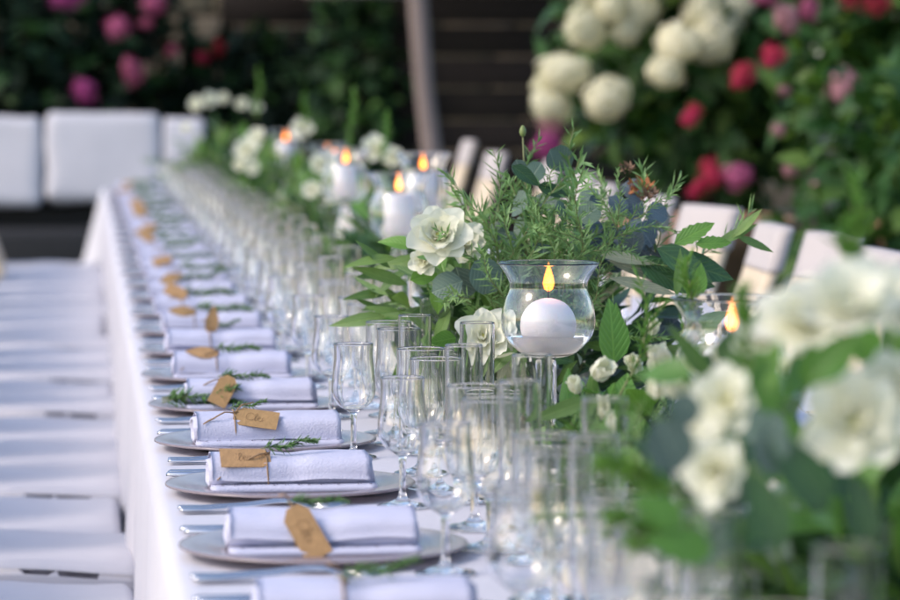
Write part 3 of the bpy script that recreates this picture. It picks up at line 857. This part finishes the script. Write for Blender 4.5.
def flower(parent, loc, facing, size, seed, openness=1.0, rings=3, name='flower'):
    """bloom facing +Z of its frame; every petal a piece of its own"""
    random.seed(seed)
    q = Vector(facing).normalized().to_track_quat('Z', 'Y')
    f = ob(name, heart_me, parent, loc, q, size*0.11)
    spec_ = [(7, 1.0, 14), (6, 0.80, 42), (5, 0.60, 64), (4, 0.40, 78)][:rings+1]
    for r_, (n, ln, el) in enumerate(spec_):
        for k in range(n):
            a = 2*PI*k/n+r_*0.5+U(-0.12, 0.12)
            e = R(el*(1.25-0.4*openness)+U(-8, 8))
            d = Vector((math.cos(a)*math.cos(e), math.sin(a)*math.cos(e), math.sin(e)))
            up = Vector((-math.cos(a)*math.sin(e), -math.sin(a)*math.sin(e), math.cos(e)))
            s = size*0.5*ln*U(0.9, 1.1)/(size*0.11)
            ob('petal', random.choice(PET), f, d*0.25, quat_to(d, up), (s, s, s))
    return f
def bud(parent, loc, d, size, seed):
    random.seed(seed)
    f = ob('flower_bud', heart_me, parent, loc, Vector(d).normalized().to_track_quat('Z', 'Y'), size*0.10)
    for k in range(6):
        a = 2*PI*k/6+U(-.1, .1); e = R(U(66, 82)); s = size*0.8*U(.85, 1.1)/(size*0.10)
        dd = Vector((math.cos(a)*math.cos(e), math.sin(a)*math.cos(e), math.sin(e)))
        up = Vector((-math.cos(a)*math.sin(e), -math.sin(a)*math.sin(e), math.cos(e)))
        ob('petal', random.choice(PET), f, Vector((math.cos(a)*0.9, math.sin(a)*0.9, -0.3)), quat_to(dd, up), (s*0.75, s, s))
    return f
vs, fs = lathe([(0, 0), (0.06, 0.0), (0.085, 0.02), (0.095, 0.05), (0.098, 0.065), (0.09, 0.065), (0.085, 0.05), (0, 0.045)], 32)
bowl_me = mesh('flower_bowl', vs, fs, M['ceramic'])

def arrangement(label, x, y, rx, ry, h, mix, n, seed, ros=0, inner=140, name='flower_arrangement', squash=1.0):
    """empty at its base; leaves spread through a dome of half-axes rx, ry, height h"""
    random.seed(seed)
    t = thing(name, label, 'flower arrangement', (x, y, TZ+0.0055))
    ob('bowl', bowl_me, t)
    kinds = [k for k, c in mix.items() for _ in range(c)]
    def place(k, f0, f1):
        d = rdir(-0.05, 1.0); f = U(f0, f1)
        p = Vector((d.x*rx*f, d.y*ry*f, max(0.012, 0.03+d.z*(h-0.05)*f)))
        out = (Vector((d.x, d.y, d.z*0.8))+rdir()*0.55).normalized()
        if p.z < 0.03: out.z = abs(out.z)+0.1
        o = ob('leaf', random.choice(LV[k]), t, p-out*0.035, quat_to(out, rdir(0.2, 1)), U(0.75, 1.2))
        return o
    for i in range(n): place(random.choice(kinds), 0.62, 1.0)
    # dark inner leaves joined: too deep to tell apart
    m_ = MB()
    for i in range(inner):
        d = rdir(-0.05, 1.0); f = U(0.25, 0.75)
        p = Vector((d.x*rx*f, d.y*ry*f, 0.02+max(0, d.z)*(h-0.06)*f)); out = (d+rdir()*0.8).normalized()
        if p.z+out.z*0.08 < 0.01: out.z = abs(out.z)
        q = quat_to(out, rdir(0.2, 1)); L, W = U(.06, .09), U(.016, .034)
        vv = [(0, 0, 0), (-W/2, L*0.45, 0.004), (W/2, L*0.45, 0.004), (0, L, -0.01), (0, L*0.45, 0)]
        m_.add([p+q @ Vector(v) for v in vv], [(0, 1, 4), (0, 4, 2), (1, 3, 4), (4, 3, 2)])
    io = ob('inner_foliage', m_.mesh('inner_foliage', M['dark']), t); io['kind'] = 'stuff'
    for i in range(ros):
        d = rdir(0.35, 1.0)
        p = Vector((d.x*rx*0.5, d.y*ry*0.5, 0.03+d.z*h*0.25))
        out = (d*0.7+Vector((0, 0, 0.6))+rdir()*0.25).normalized()
        ob('rosemary_stem', random.choice(ROS), t, p, out.to_track_quat('Z', 'Y'), U(0.8, 1.1)*h/0.33)
    return t
def at(px, py, Y):           # world position from coordinates measured on a plan of the picture
    return Vector(((px-85)*Y/3375, Y, CAMZ-(py-93)*Y/3375))
def put(t, px, py, Y): return at(px, py, Y)-t.location

# --- sharp arrangement with rosemary
A1 = arrangement('sharp mixed herb and eucalyptus arrangement with tall rosemary and two white roses', 0.685, 5.05, 0.235, 0.26, 0.31,
                 {'olive': 4, 'dark': 3, 'bluee': 2, 'euca': 2, 'bright': 2, 'pale': 1}, 250, 11, ros=10, inner=200)
random.seed(77)
for i in range(64):      # the upright rosemary bunch
    px = U(472, 630); top = U(168, 275); Y = U(4.68, 5.0)
    b = put(A1, 530+(px-530)*0.55, U(275, 335), Y+0.04); e = put(A1, px, top, Y)
    d = e-b; L = d.length
    ob('rosemary_stem', ROS[i % 6], A1, b, d.to_track_quat('Z', 'Y') @ Quaternion((0, 0, 1), U(0, 6)), L/0.20*U(0.95, 1.05))
for (x0, y0, x1, y1) in ((566, 260, 578, 128), (648, 255, 640, 168), (655, 262, 672, 178), (500, 262, 514, 152), (470, 290, 470, 210), (690, 275, 758, 212), (625, 250, 606, 170)):
    b = put(A1, x0, y0, 4.92); e = put(A1, x1, y1, 4.92); d = e-b
    m_ = sprig_mesh('rosemary_stem', d.length, 38, 0.032, [M['rosestem'], M['rosemary']], int(x0), 0.22, 0.0024, 0.8, 0.0015, (0.3, 0.9))
    ob('rosemary_stem', m_, A1, b, d.to_track_quat('Z', 'Y'))
random.seed(15)
for i in range(34):      # short cut rosemary pointing every way
    b = put(A1, U(470, 640), U(215, 340), U(4.66, 4.86)); d = Vector((U(-1, 1), U(-0.7, 0.2), U(-0.1, 1.0))).normalized()
    ob('rosemary_stem', ROS[i % 6], A1, b, d.to_track_quat('Z', 'Y') @ Quaternion((0, 0, 1), U(0, 6)), U(0.35, 0.6))
# poppy-like bud on a bare stalk
m_ = MB(); b = put(A1, 526, 260, 4.85); e = put(A1, 523, 137, 4.85)
m_.tube([b, b.lerp(e, .4)+Vector((0.003, 0, 0)), b.lerp(e, .8)+Vector((0.001, 0, 0)), e], [0.0016, 0.0015, 0.0013, 0.0012], 6)
st = ob('bud_stalk', m_.mesh('bud_stalk', M['rosestem']), A1)
vs, fs = lathe([(0, 0), (0.003, 0.001), (0.0048, 0.006), (0.0045, 0.011), (0.002, 0.016), (0, 0.017)], 12)
ob('seed_pod', mesh('seed_pod', vs, fs, M['bud']), st, e)
# blue-grey and broad leaves that stand out on it
def set_leaf(t, kind, px, py, Y, dpx, dpy, sz, dy=-0.3, up=(0, -1, 0.5), vi=0):
    p = put(t, px, py, Y); d = Vector((dpx, dy*40, -dpy)).normalized()
    ob('leaf', LV[kind][vi % 3], t, p, quat_to(d, up), sz)
random.seed(5)
for i in range(34): set_leaf(A1, 'bluee', U(590, 660), U(195, 262), U(4.82, 5.0), U(-1, 1)*30, U(-1, 0.6)*30, U(0.7, 1.0), U(-1, 0.3), (U(-.6, .6), -1, U(0.1, 0.8)), i)
for i in range(16): set_leaf(A1, 'euca', U(500, 590), U(165, 270), U(4.80, 5.0), U(-1, 1)*30, U(-1, 0.3)*30, U(0.7, 1.05), U(-1, 0.3), (U(-.6, .6), -1, U(0.1, 0.8)), i)
for a in ((512, 166, 26, 18, .62, 'dark'), (538, 186, 24, 8, .6, 'dark'), (516, 160, 10, 24, .6, 'euca'), (678, 246, 40, -22, .78, 'sage'), (700, 246, 45, -3, 0.62, 'sage'), (672, 262, 46, 12, 1.25, 'dark'), (660, 250, 40, 22, 1.2, 'dark'),
          (640, 262, 36, 20, 1.2, 'dark'), (655, 275, 44, 8, 1.2, 'dark'), (610, 262, 60, 20, 1.0, 'pale'), (612, 280, 60, 14, 1.0, 'pale'), (598, 255, 50, 8, 0.9, 'pale'),
          (455, 268, 8, 26, 1.2, 'euca'), (462, 282, -24, 8, 1.1, 'euca'), (474, 262, 18, 24, 1.3, 'euca'), (720, 246, 30, -14, .8, 'olive'), (738, 240, 22, -22, .7, 'olive'), (742, 238, 24, 10, .7, 'olive')):
    set_leaf(A1, a[5], a[0], a[1], U(4.72, 4.8), a[2], a[3], a[4], 0.0, (U(-.2, .2), -1, 0.45))
for i in range(46):     # olive leaves on the left flank
    px, py = U(385, 470), U(252, 335)
    if px > 440: py = U(228, 330)
    set_leaf(A1, 'olive', px, py, U(4.85, 5.2), U(-1.0, 0.5)*50, U(-0.6, 0.8)*30, U(0.75, 1.1), U(-.6, .6), (U(-.6, .6), -1, U(0.2, 1)), i)
for i in range(14): set_leaf(A1, 'bright', U(400, 500), U(240, 360), U(4.75, 5.0), U(-1.0, 0.7)*50, U(-0.6, 0.8)*30, U(0.6, 0.9), U(-.6, .6), (U(-.6, .6), -1, U(0.2, 1)), i)
for i in range(22): set_leaf(A1, random.choice(['olive', 'dark', 'pale']), U(480, 560), U(300, 385), U(4.75, 4.95), U(-1.0, 1)*50, U(-0.4, 1)*30, U(0.6, 0.95), U(-.6, .6), (U(-.6, .6), -1, U(0.2, 1)), i)
flower(A1, put(A1, 438, 238, 4.74), (-0.15, -1, 0.45), 0.098, 1, 1.0)
flower(A1, put(A1, 462, 246, 4.80), (0.1, -1, 0.45), 0.07, 8, 0.9)
flower(A1, put(A1, 486, 340, 4.62), (-0.1, -1, 0.55), 0.088, 2, 0.9)
flower(A1, put(A1, 424, 262, 4.78), (-0.5, -1, 0.2), 0.045, 3, 0.6)
m_ = MB(); random.seed(3)
for i in range(40):
    d = rdir(-0.3, 1); c = d*0.008; m_.add([c, c+rdir()*0.006, c+rdir()*0.006+d*0.004], [(0, 1, 2)])
dry_me = m_.mesh('seed_head', M['dried'])
for px, py in ((628, 171), (653, 196), (648, 200)): ob('seed_head', dry_me, A1, put(A1, px, py, 4.9))
ob('rust_flower', dry_me, A1, put(A1, 642, 192, 4.97), scale=1.7, m=M['rust'])

# --- nearest arrangement, blurred white blooms
A0 = arrangement('nearest lush arrangement with large white blooms and grey-green round leaves', 0.715, 2.72, 0.20, 0.46, 0.21,
                 {'dark': 4, 'bright': 5, 'euca': 1, 'olive': 3}, 280, 12, ros=6, inner=520)
for (px, py, Y, d, sz, op) in ((864, 432, 2.26, (-0.1, -1, 0.35), 0.068, 1.0), (815, 330, 2.30, (-0.3, -0.7, 0.9), 0.060, 1.25), (858, 316, 2.20, (0.0, -0.6, 0.9), 0.062, 1.25), (895, 312, 2.26, (0.2, -0.6, 0.9), 0.06, 1.2), (724, 478, 2.36, (-0.6, -1, 0.1), 0.042, 0.6),
                               (733, 408, 2.42, (-0.5, -1, 0.5), 0.045, 1.2), (715, 420, 2.45, (-0.9, -1, 0.2), 0.036, 1.0), (905, 400, 2.3, (0.1, -1, 0.5), 0.05, 1.0), (772, 345, 2.5, (-0.3, -1, 0.6), 0.038, 0.9), (700, 462, 2.4, (-0.9, -1, 0.1), 0.028, 0.6)):
    flower(A0, put(A0, px, py, Y), d, sz*1.22, int(px), op)
for (px, py, dx, dy, k, s) in ((684, 478, -12, -30, 'euca', 0.95), (800, 478, -20, -20, 'euca', 0.85), (700, 430, -20, -30, 'euca', 0.6), (770, 470, 12, -30, 'euca', 0.7), (820, 385, 20, -20, 'bright', .7), (780, 420, -10, -40, 'bright', .7),
                               (760, 400, 20, -40, 'bright', .6), (690, 530, -40, -20, 'bright', .6), (720, 560, -50, -10, 'bright', .7), (840, 520, -30, -40, 'dark', .9), (880, 560, -10, -50, 'dark', .7), (790, 560, -20, -50, 'dark', .8)):
    set_leaf(A0, k, px, py, 2.24, dx, dy, s, -0.1, (0.1, -1, 0.3))
for (x0, y0, x1, y1) in ((868, 330, 872, 182), (760, 380, 742, 300), (690, 500, 606, 468), (700, 540, 620, 520), (720, 560, 640, 545), (862, 300, 858, 230)):
    b = put(A0, x0, y0, 2.5); e = put(A0, x1, y1, 2.5); d = e-b
    m_ = sprig_mesh('rosemary_stem', d.length, 70, 0.024, [M['rosestem'], M['bright']], int(x0)+3, 0.1, 0.0030, 0.8, 0.0018, (0.5, 1.1))
    ob('rosemary_stem', m_, A0, b, d.to_track_quat('Z', 'Y'))
random.seed(91)
for i in range(95):
    kk = random.choice(['bright', 'bright', 'olive', 'olive', 'dark', 'dark', 'euca'])
    set_leaf(A0, kk, U(690, 915), U(345, 575), U(2.55, 3.15), U(-1, .6)*40, U(-1, .5)*40, U(0.55, 0.95), U(-.8, .3), (U(-.5, .5), -1, U(0.1, 0.9)), i)
for (px, py, Y, sz) in ((690, 400, 3.1, 0.05), (706, 372, 3.15, 0.04), (745, 372, 2.9, 0.05), (800, 372, 2.75, 0.05), (760, 430, 2.8, 0.04), (775, 322, 2.6, 0.045), (660, 398, 3.3, 0.04)):
    bud(A0, put(A0, px, py, Y), (U(-.6, .2), -0.7, U(0.1, 0.8)), sz, int(px*3))
for i in range(16):
    b = put(A0, U(650, 720), U(480, 580), U(3.0, 3.4)); d = Vector((U(-1, 0.1), U(-.4, .2), U(0.1, 0.9))).normalized()
    ob('rosemary_stem', ROS[i % 6], A0, b, d.to_track_quat('Z', 'Y') @ Quaternion((0, 0, 1), U(0, 6)), U(0.45, 0.75))
# --- low arrangement between, white buds and fresh rosemary
AB = arrangement('low arrangement of white buds and fresh green rosemary beside the floating ball candle', 0.665, 3.72, 0.13, 0.20, 0.17,
                 {'bright': 3, 'olive': 2, 'dark': 2, 'euca': 1}, 110, 13, ros=9, inner=90)
AB.location.x = 0.640; AB.location.y = 3.92
for (px, py, Y, sz) in ((665, 375, 3.78, 0.05), (598, 378, 3.85, 0.045), (606, 418, 3.75, 0.045), (640, 372, 3.95, 0.038), (622, 440, 3.7, 0.04), (580, 395, 3.9, 0.03), (655, 335, 3.9, 0.03), (690, 345, 3.75, 0.035)):
    bud(AB, put(AB, px, py, Y), (U(-.5, .3), -0.6, U(0.2, 1)), sz, int(px*7))
for (px, py, Y, dx, dy, k, s) in ((616, 368, 4.05, -2, -60, 'bright', 1.15), (612, 345, 4.1, 8, -40, 'bright', 0.7), (640, 420, 3.7, -40, 14, 'bright', 0.8), (600, 400, 3.8, -40, 14, 'olive', 1.0), (610, 440, 3.7, -30, 30, 'olive', 1.0),
                                  (700, 300, 4.0, 6, -30, 'bright', .6), (735, 318, 4.1, -30, 10, 'olive', .8), (680, 300, 4.0, 4, -40, 'olive', .7)):
    set_leaf(AB, k, px, py, Y, dx, dy, s, -0.05, (0.35, -1, 0.2))
for (x0, y0, x1, y1) in ((650, 360, 652, 280), (690, 340, 695, 262), (625, 400, 655, 300), (640, 470, 570, 430), (660, 500, 590, 480), (680, 520, 610, 500), (700, 320, 690, 270)):
    b = put(AB, x0, y0, 3.75); e = put(AB, x1, y1, 3.75); d = e-b
    m_ = sprig_mesh('rosemary_stem', d.length, 50, 0.022, [M['rosestem'], M['bright']], int(x0)+int(y0), 0.15, 0.0018, 0.8, 0.0014, (0.4, 1.0))
    ob('rosemary_stem', m_, AB, b, d.to_track_quat('Z', 'Y'))
# --- farther arrangements along the garland
def far_arr(label, x, y, h, n, seed, blooms, ros=5, rx=0.22, ry=0.42):
    t = arrangement(label, x, y, rx, ry, h, {'olive': 6, 'bright': 4, 'dark': 1, 'pale': 2}, n, seed, ros=ros, inner=200)
    for i, (px, py, Y, sz) in enumerate(blooms):
        flower(t, put(t, px, py, Y), (U(-.5, .3), -1, U(0.1, 0.8)), sz*0.56, seed*10+i, 1.0, 2)
    return t
far_arr('blurred green arrangement around the pillar candles, white bloom beside the trumpet foot', 0.70, 7.55, 0.26, 150, 31, [(385, 232, 7.2, 0.07), (455, 200, 7.4, 0.07), (350, 275, 7.1, 0.05)], 3)
far_arr('blurred green arrangement with white blooms just behind the trumpet-foot candle', 0.73, 10.0, 0.30, 190, 32, [(318, 165, 9.6, 0.12), (375, 150, 10.2, 0.16), (392, 158, 10.3, 0.12), (330, 195, 9.4, 0.09), (310, 190, 9.5, 0.10)], 5)
far_arr('blurred far arrangement with a cluster of white blooms hanging over the glasses', 0.70, 12.4, 0.33, 200, 33, [(245, 150, 12.0, 0.16), (255, 138, 12.1, 0.13), (250, 168, 11.9, 0.10), (300, 130, 12.7, 0.16), (238, 165, 12, 0.09)], 5)
far_arr('farthest blurred arrangement with pale blooms at the end of the table', 0.62, 15.2, 0.37, 220, 34, [(195, 104, 14.8, 0.13), (208, 100, 14.9, 0.13), (185, 128, 14.7, 0.09), (222, 98, 15, 0.1), (255, 108, 15.2, 0.1), (240, 104, 15.2, 0.1)], 6, 0.26, 0.5)
for (x0, y0, x1, y1, Y) in ((349, 170, 350, 90, 10.2), (256, 120, 257, 70, 14), (382, 165, 385, 115, 9.8), (302, 130, 304, 95, 12.5)):
    m_ = None
    par = min((o for o in bpy.data.objects if o.name.startswith('flower_arrangement')), key=lambda o: abs(o.location.y-Y))
    b = put(par, x0, y0, Y); e = put(par, x1, y1, Y); d = e-b
    m_ = sprig_mesh('green_spike', d.length, 60, 0.03, [M['rosestem'], M['bright']], int(x0), 0.05, 0.006, 0.8, 0.003, (0.6, 1.2))
    ob('green_spike', m_, par, b, d.to_track_quat('Z', 'Y'))

# ================================================================== BACKGROUND
def bloom_mesh(seed, n=150, amp=1.0):
    random.seed(seed); m_ = MB()
    for i in range(n):
        z = 1-2*(i+0.5)/n; a = i*2.39996; r = math.sqrt(1-z*z)
        d = Vector((r*math.cos(a), r*math.sin(a), z)); c = d*U(0.86, 1.04)*(0.92+0.70*amp*noise.noise(d*1.6+Vector((seed*5, 0, 0)))+0.25*noise.noise(d*4+Vector((seed*3, 0, 0))))
        q = d.to_track_quat('Z', 'Y') @ Quaternion((0, 0, 1), U(0, 6))
        for k in range(4):
            a2 = k*PI/2; s = 0.17
            p = [(0, 0, 0), (s*math.cos(a2-0.5), s*math.sin(a2-0.5), 0.03), (s*1.35*math.cos(a2), s*1.35*math.sin(a2), -0.01), (s*math.cos(a2+0.5), s*math.sin(a2+0.5), 0.03)]
            m_.add([c+q @ Vector(v) for v in p], [(0, 1, 2, 3)])
    return m_.mesh('bloom', M['hcream'], False)
BL = [bloom_mesh(s) for s in range(1, 8)]
BLR = [bloom_mesh(s, 170, 0.45) for s in range(11, 16)]
HL = [leaf_mesh('leaf', 0.13, 0.085, 'ovate', M['hleaf'], c, 0.2, s) for s, c in enumerate((0.1, 0.3, 0.5))]
def bush(name, label, c, rad, nleaf, nstuff, seed, lm, leafscale, category='shrub', stuffm=None, zbase=0.0, front=0.75, group=None):
    random.seed(seed)
    t = thing(name, label, category, (c[0], c[1], 0), 0, group)
    cz = c[2]
    def spot(f):
        while True:
            d = rdir()
            lump = 0.82+0.28*noise.noise(d*2.3+Vector((seed, 0, 0)))
            p = Vector((d.x*rad[0], d.y*rad[1], d.z*rad[2]))*f*lump+Vector((0, 0, cz))
            if p.z > zbase: return d, p
    k = 0
    while k < nleaf:
        d, p = spot(U(0.9, 1.04))
        if d.y > 0.15: continue
        out = (d+Vector((0, 0, -0.25))+rdir()*0.7).normalized()
        ob('leaf', random.choice(HL), t, p, quat_to(out, (d+rdir()*0.5+Vector((0, 0, 0.6))).normalized()), U(0.7, 1.25)*leafscale, m=random.choice(lm)); k += 1
    m_ = MB()
    for i in range(nstuff):
        d, p = spot(random.random()**0.5*0.97)
        out = (d+rdir()*0.9).normalized(); q = quat_to(out, (d+rdir()*0.6+Vector((0, 0, 0.4))).normalized())
        L = 0.13*leafscale*U(0.7, 1.3); W = L*0.62
        vv = [(0, 0, 0), (-W/2, L*0.4, 0.1*W), (W/2, L*0.4, 0.1*W), (0, L, -0.2*L), (0, L*0.45, 0)]
        m_.add([p+q @ Vector(v) for v in vv], [(0, 1, 4), (0, 4, 2), (1, 3, 4), (4, 3, 2)], 0 if random.random() < 0.8 else 1)
    s_ = ob('foliage', m_.mesh('foliage', [stuffm or M['hleaf'], lm[-1]]), t); s_['kind'] = 'stuff'
    m_ = MB()
    for i in range(7):
        a = 2*PI*i/7
        m_.tube([(0.08*math.cos(a), 0.08*math.sin(a), zbase), (rad[0]*0.3*math.cos(a), rad[1]*0.3*math.sin(a), zbase+(cz-zbase)*0.7), (rad[0]*0.55*math.cos(a), rad[1]*0.55*math.sin(a), cz+rad[2]*0.35)], [0.03, 0.02, 0.008], 7)
    ob('branches', m_.mesh('branches', M['bark']), t)
    return t
def blooms(t, lst, m, name='bloom'):
    for i, (px, py, Y, dpx) in enumerate(lst):
        p = at(px, py, Y+0.07); r = dpx*Y/3375/2
        ob(name, random.choice(BLR if m is M['hcream'] else BL), t, p-t.location, rdir().to_track_quat('Z', 'Y'), (r*U(.75, 1.15), r*U(.75, 1.15), r*U(0.75, 1.15)), m=m)
G = 'potted hydrangeas beyond the chairs'
lm = [M['hleaf'], M['hleaf'], M['hleaf2']]
hb = bush('hydrangea_bush', 'large hydrangea bush crowded with cream snowball blooms, beside the dark shed', (2.55, 13.6, 1.55), (0.72, 0.70, 0.95), 280, 2600, 51, lm, 1.0, zbase=0.5)
blooms(hb, [(587, 28, 12.95, 52), (565, 72, 12.95, 48), (551, 103, 13.0, 42), (608, 98, 12.85, 44), (628, 30, 12.95, 40), (680, 42, 12.8, 48), (716, 38, 12.85, 50), (668, 72, 12.8, 40), (706, 8, 12.9, 48), (640, 6, 13, 44), (600, -10, 13, 50), (742, 2, 12.9, 36), (575, -25, 13, 50), (660, -30, 12.9, 50), (700, -35, 12.9, 50), (735, 20, 12.9, 30), (545, 85, 13.05, 30), (612, 8, 12.9, 36)], M['hcream'])
blooms(hb, [(549, 146, 12.9, 32)], M['hmag']); blooms(hb, [(553, 128, 13.0, 28)], M['hdusty'])
hr = bush('hydrangea_bush', 'broad hydrangea bush with crimson and pink blooms behind the chair backs', (3.55, 12.6, 1.45), (1.05, 0.75, 1.05), 290, 3400, 52, lm, 1.0, zbase=0.5)
blooms(hr, [(780, 54, 11.75, 25), (776, 62, 11.7, 16), (748, 74, 11.75, 25), (741, 82, 11.7, 15), (698, 110, 11.85, 18), (694, 118, 11.8, 18), (714, 168, 11.8, 22), (718, 178, 11.75, 22), (706, 186, 11.8, 20), (698, 194, 11.8, 16), (886, 2, 11.7, 34), (860, -12, 11.7, 34)], M['hred'])
blooms(hr, [(742, 178, 11.75, 30), (815, 8, 11.7, 28), (770, -8, 11.7, 30)], M['hpink'])
blooms(hr, [(852, 86, 11.65, 38), (792, 18, 11.7, 32), (823, 192, 11.7, 20), (797, 172, 11.7, 16), (790, 90, 11.75, 14), (785, 130, 11.75, 14)], M['hdusty'])
vs, fs = lathe([(0, 0), (0.26, 0), (0.28, 0.03), (0.36, 0.62), (0.40, 0.64), (0.41, 0.72), (0.37, 0.73), (0.35, 0.66), (0, 0.64)], 40)
pot_me = mesh('planter', vs, fs, [M['terra']])
vs, fs = lathe([(0.352, 0.668), (0, 0.675)], 32); soil_me = mesh('soil', vs, fs, M['soil'])
for (x, y, s, lab) in ((2.42, 13.3, 1.0, 'tall terracotta planter under the cream hydrangea'), (3.35, 12.4, 1.05, 'tall terracotta planter under the crimson hydrangea'), (2.02, 11.6, 1.12, 'tan terracotta planter standing between chair backs and hydrangeas')):
    t = thing('terracotta_planter', lab, 'planter', (x, y, 0)); t.scale = (s,)*3
    ob('pot', pot_me, t); ob('soil', soil_me, t)
hg = bush('green_shrub', 'leafy green shrub growing low behind the chairs', (2.85, 10.9, 0.75), (0.75, 0.5, 0.75), 120, 1200, 57, [M['hleaf'], M['hleaf2']], 0.85)
# young green shoots in front of the red hydrangea
# hedge behind the sofa, with pink blooms
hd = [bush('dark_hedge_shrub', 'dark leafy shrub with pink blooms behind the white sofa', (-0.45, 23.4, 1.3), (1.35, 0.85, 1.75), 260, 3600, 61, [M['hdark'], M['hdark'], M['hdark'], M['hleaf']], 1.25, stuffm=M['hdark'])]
blooms(hd[0], [(85, 91, 22.4, 24), (72, -4, 22.5, 26), (60, 2, 22.5, 18)], M['hmag'])
blooms(hd[0], [(117, 27, 22.4, 24), (132, 72, 22.45, 26), (154, 4, 22.5, 24), (146, 24, 22.6, 14), (172, 50, 22.6, 12)], M['hpink'])
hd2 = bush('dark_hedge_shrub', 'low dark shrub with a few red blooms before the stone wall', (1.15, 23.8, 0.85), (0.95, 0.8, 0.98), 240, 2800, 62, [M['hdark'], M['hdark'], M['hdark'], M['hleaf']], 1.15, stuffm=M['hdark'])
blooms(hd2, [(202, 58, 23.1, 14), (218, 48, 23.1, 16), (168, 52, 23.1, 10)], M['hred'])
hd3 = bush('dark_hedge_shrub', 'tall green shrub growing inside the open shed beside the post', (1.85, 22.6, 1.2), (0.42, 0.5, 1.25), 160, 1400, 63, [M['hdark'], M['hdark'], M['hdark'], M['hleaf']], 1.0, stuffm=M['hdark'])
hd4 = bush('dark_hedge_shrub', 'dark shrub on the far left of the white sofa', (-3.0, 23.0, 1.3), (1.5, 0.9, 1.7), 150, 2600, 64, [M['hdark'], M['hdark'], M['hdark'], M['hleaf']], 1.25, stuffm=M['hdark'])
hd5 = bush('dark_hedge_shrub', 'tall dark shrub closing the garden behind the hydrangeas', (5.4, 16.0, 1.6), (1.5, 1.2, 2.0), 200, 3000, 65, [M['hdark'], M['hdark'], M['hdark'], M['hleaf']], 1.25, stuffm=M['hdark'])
# stone wall
wl = thing('stone_wall', 'tan limestone garden wall behind the shrubs', 'wall', (0, 27.0, 0))
mb = MB(); mb.box((0.2, 0.25, 1.6), (10.6, 0.36, 3.2)); ob('mortar_core', mb.mesh('mortar_core', M['mortar'], False), wl)
random.seed(8)
stones = [rbox('stone', (d, 0.16, h), 0.025, M['stone'], 2, 2, 0.014, s) for s, (d, h) in enumerate(((0.55, 0.24), (0.42, 0.24), (0.68, 0.24), (0.34, 0.24)))]
wds = (0.55, 0.42, 0.68, 0.34); nst = 0
for r_ in range(12):
    x = -5.0-U(0, .3)
    while x < 5.4 and nst < 298:
        i = random.randrange(4)
        if random.random() < 0.6: i = random.choice((0, 2))
        ob('stone', stones[i], wl, (x+wds[i]/2, 0.03+U(-.02, .02), 0.02+r_*0.265), (0, 0, 0)); x += wds[i]+0.02; nst += 1
# open shed
sh = thing('garden_shed', 'dark open wooden shed with horizontal boards and one leaning weathered post', 'shed', (0, 0, 0))
def board(name, c, d, m, rot=(0, 0, 0)):
    key = tuple(round(v, 3) for v in d)
    o = ob(name, rbox(name, d, 0.006, m, 1), sh, (c[0], c[1], c[2]-d[2]/2), rot); return o
for k in range(16):      # back wall boards
    board('board', (3.05, 22.4+0.004*(k % 2), 0.11+k*0.212), (2.0, 0.028, 0.198), M['darkwood'], (R(-7), 0, 0))
for k in range(14): board('board', (2.06+0.003*(k % 2), 23.35, 0.11+k*0.24), (0.03, 1.8, 0.225), M['darkwood'])
for k in range(14): board('board', (4.08, 23.0, 0.11+k*0.24), (0.03, 1.2, 0.225), M['darkwood'])
for k in range(13): board('board', (1.55, 25.2+0.003*(k % 2), 0.12+k*0.25), (1.1, 0.03, 0.235), M['darkwood'])
for k in range(11): board('roof_board', (2.65, 20.6+k*0.44, 2.62+k*0.05), (3.3, 0.42, 0.03), M['darkwood'], (R(6), 0, 0))
board('beam', (2.6, 20.75, 2.5), (3.2, 0.12, 0.16), M['greywood'])
board('beam', (1.75, 21.2, 1.92), (0.78, 0.10, 0.14), M['greywood'])
mb = MB(); mb.tube([(2.16, 20.6, 0), (2.12, 20.6, 0.8), (2.06, 20.6, 1.3), (2.02, 20.6, 1.9), (2.0, 20.6, 2.55)], [0.064, 0.060, 0.056, 0.060, 0.055], 12)
ob('post', mb.mesh('post', M['greywood']), sh)
mb = MB(); mb.tube([(4.05, 20.8, 0), (4.05, 20.8, 2.55)], 0.065, 12); ob('post', mb.mesh('post', M['greywood']), sh)

# white sofa with dark wicker base at the far left
so = thing('outdoor_sofa', 'dark wicker outdoor sofa with white back cushions behind the table end', 'sofa', (0, 20.2, 0))
ob('base', rbox('base', (3.0, 0.85, 0.40), 0.03, M['wicker'], 2), so, (-0.9, 0, 0.04))
ob('back_frame', rbox('back_frame', (3.0, 0.09, 0.72), 0.03, M['wicker'], 2), so, (-0.9, 0.42, 0.2))
for x in (-2.3, 0.5): 
    for y in (-.35, .35): ob('leg', leg_me, so, (x, y, 0), scale=(1, 1, 0.2))
cush = [rbox('back_cushion', (0.69, 0.16, 0.54), 0.05, M['seatfab'], 3, 5, 0.015, s) for s in (4, 9)]
for k, x in enumerate((0.105, -0.60, -1.31, -2.02)):
    ob('back_cushion', cush[k % 2], so, (x, 0.17, 0.58+0.012*(-1)**k), (R(-8), 0, R((-1)**k*1.0)))
for k, x in enumerate((0.59,)):
    ob('back_cushion', cush[0], so, (x, 0.19, 0.575), (R(-8), 0, 0), (0.36, 1, 0.97))
bpy.context.view_layer.update()
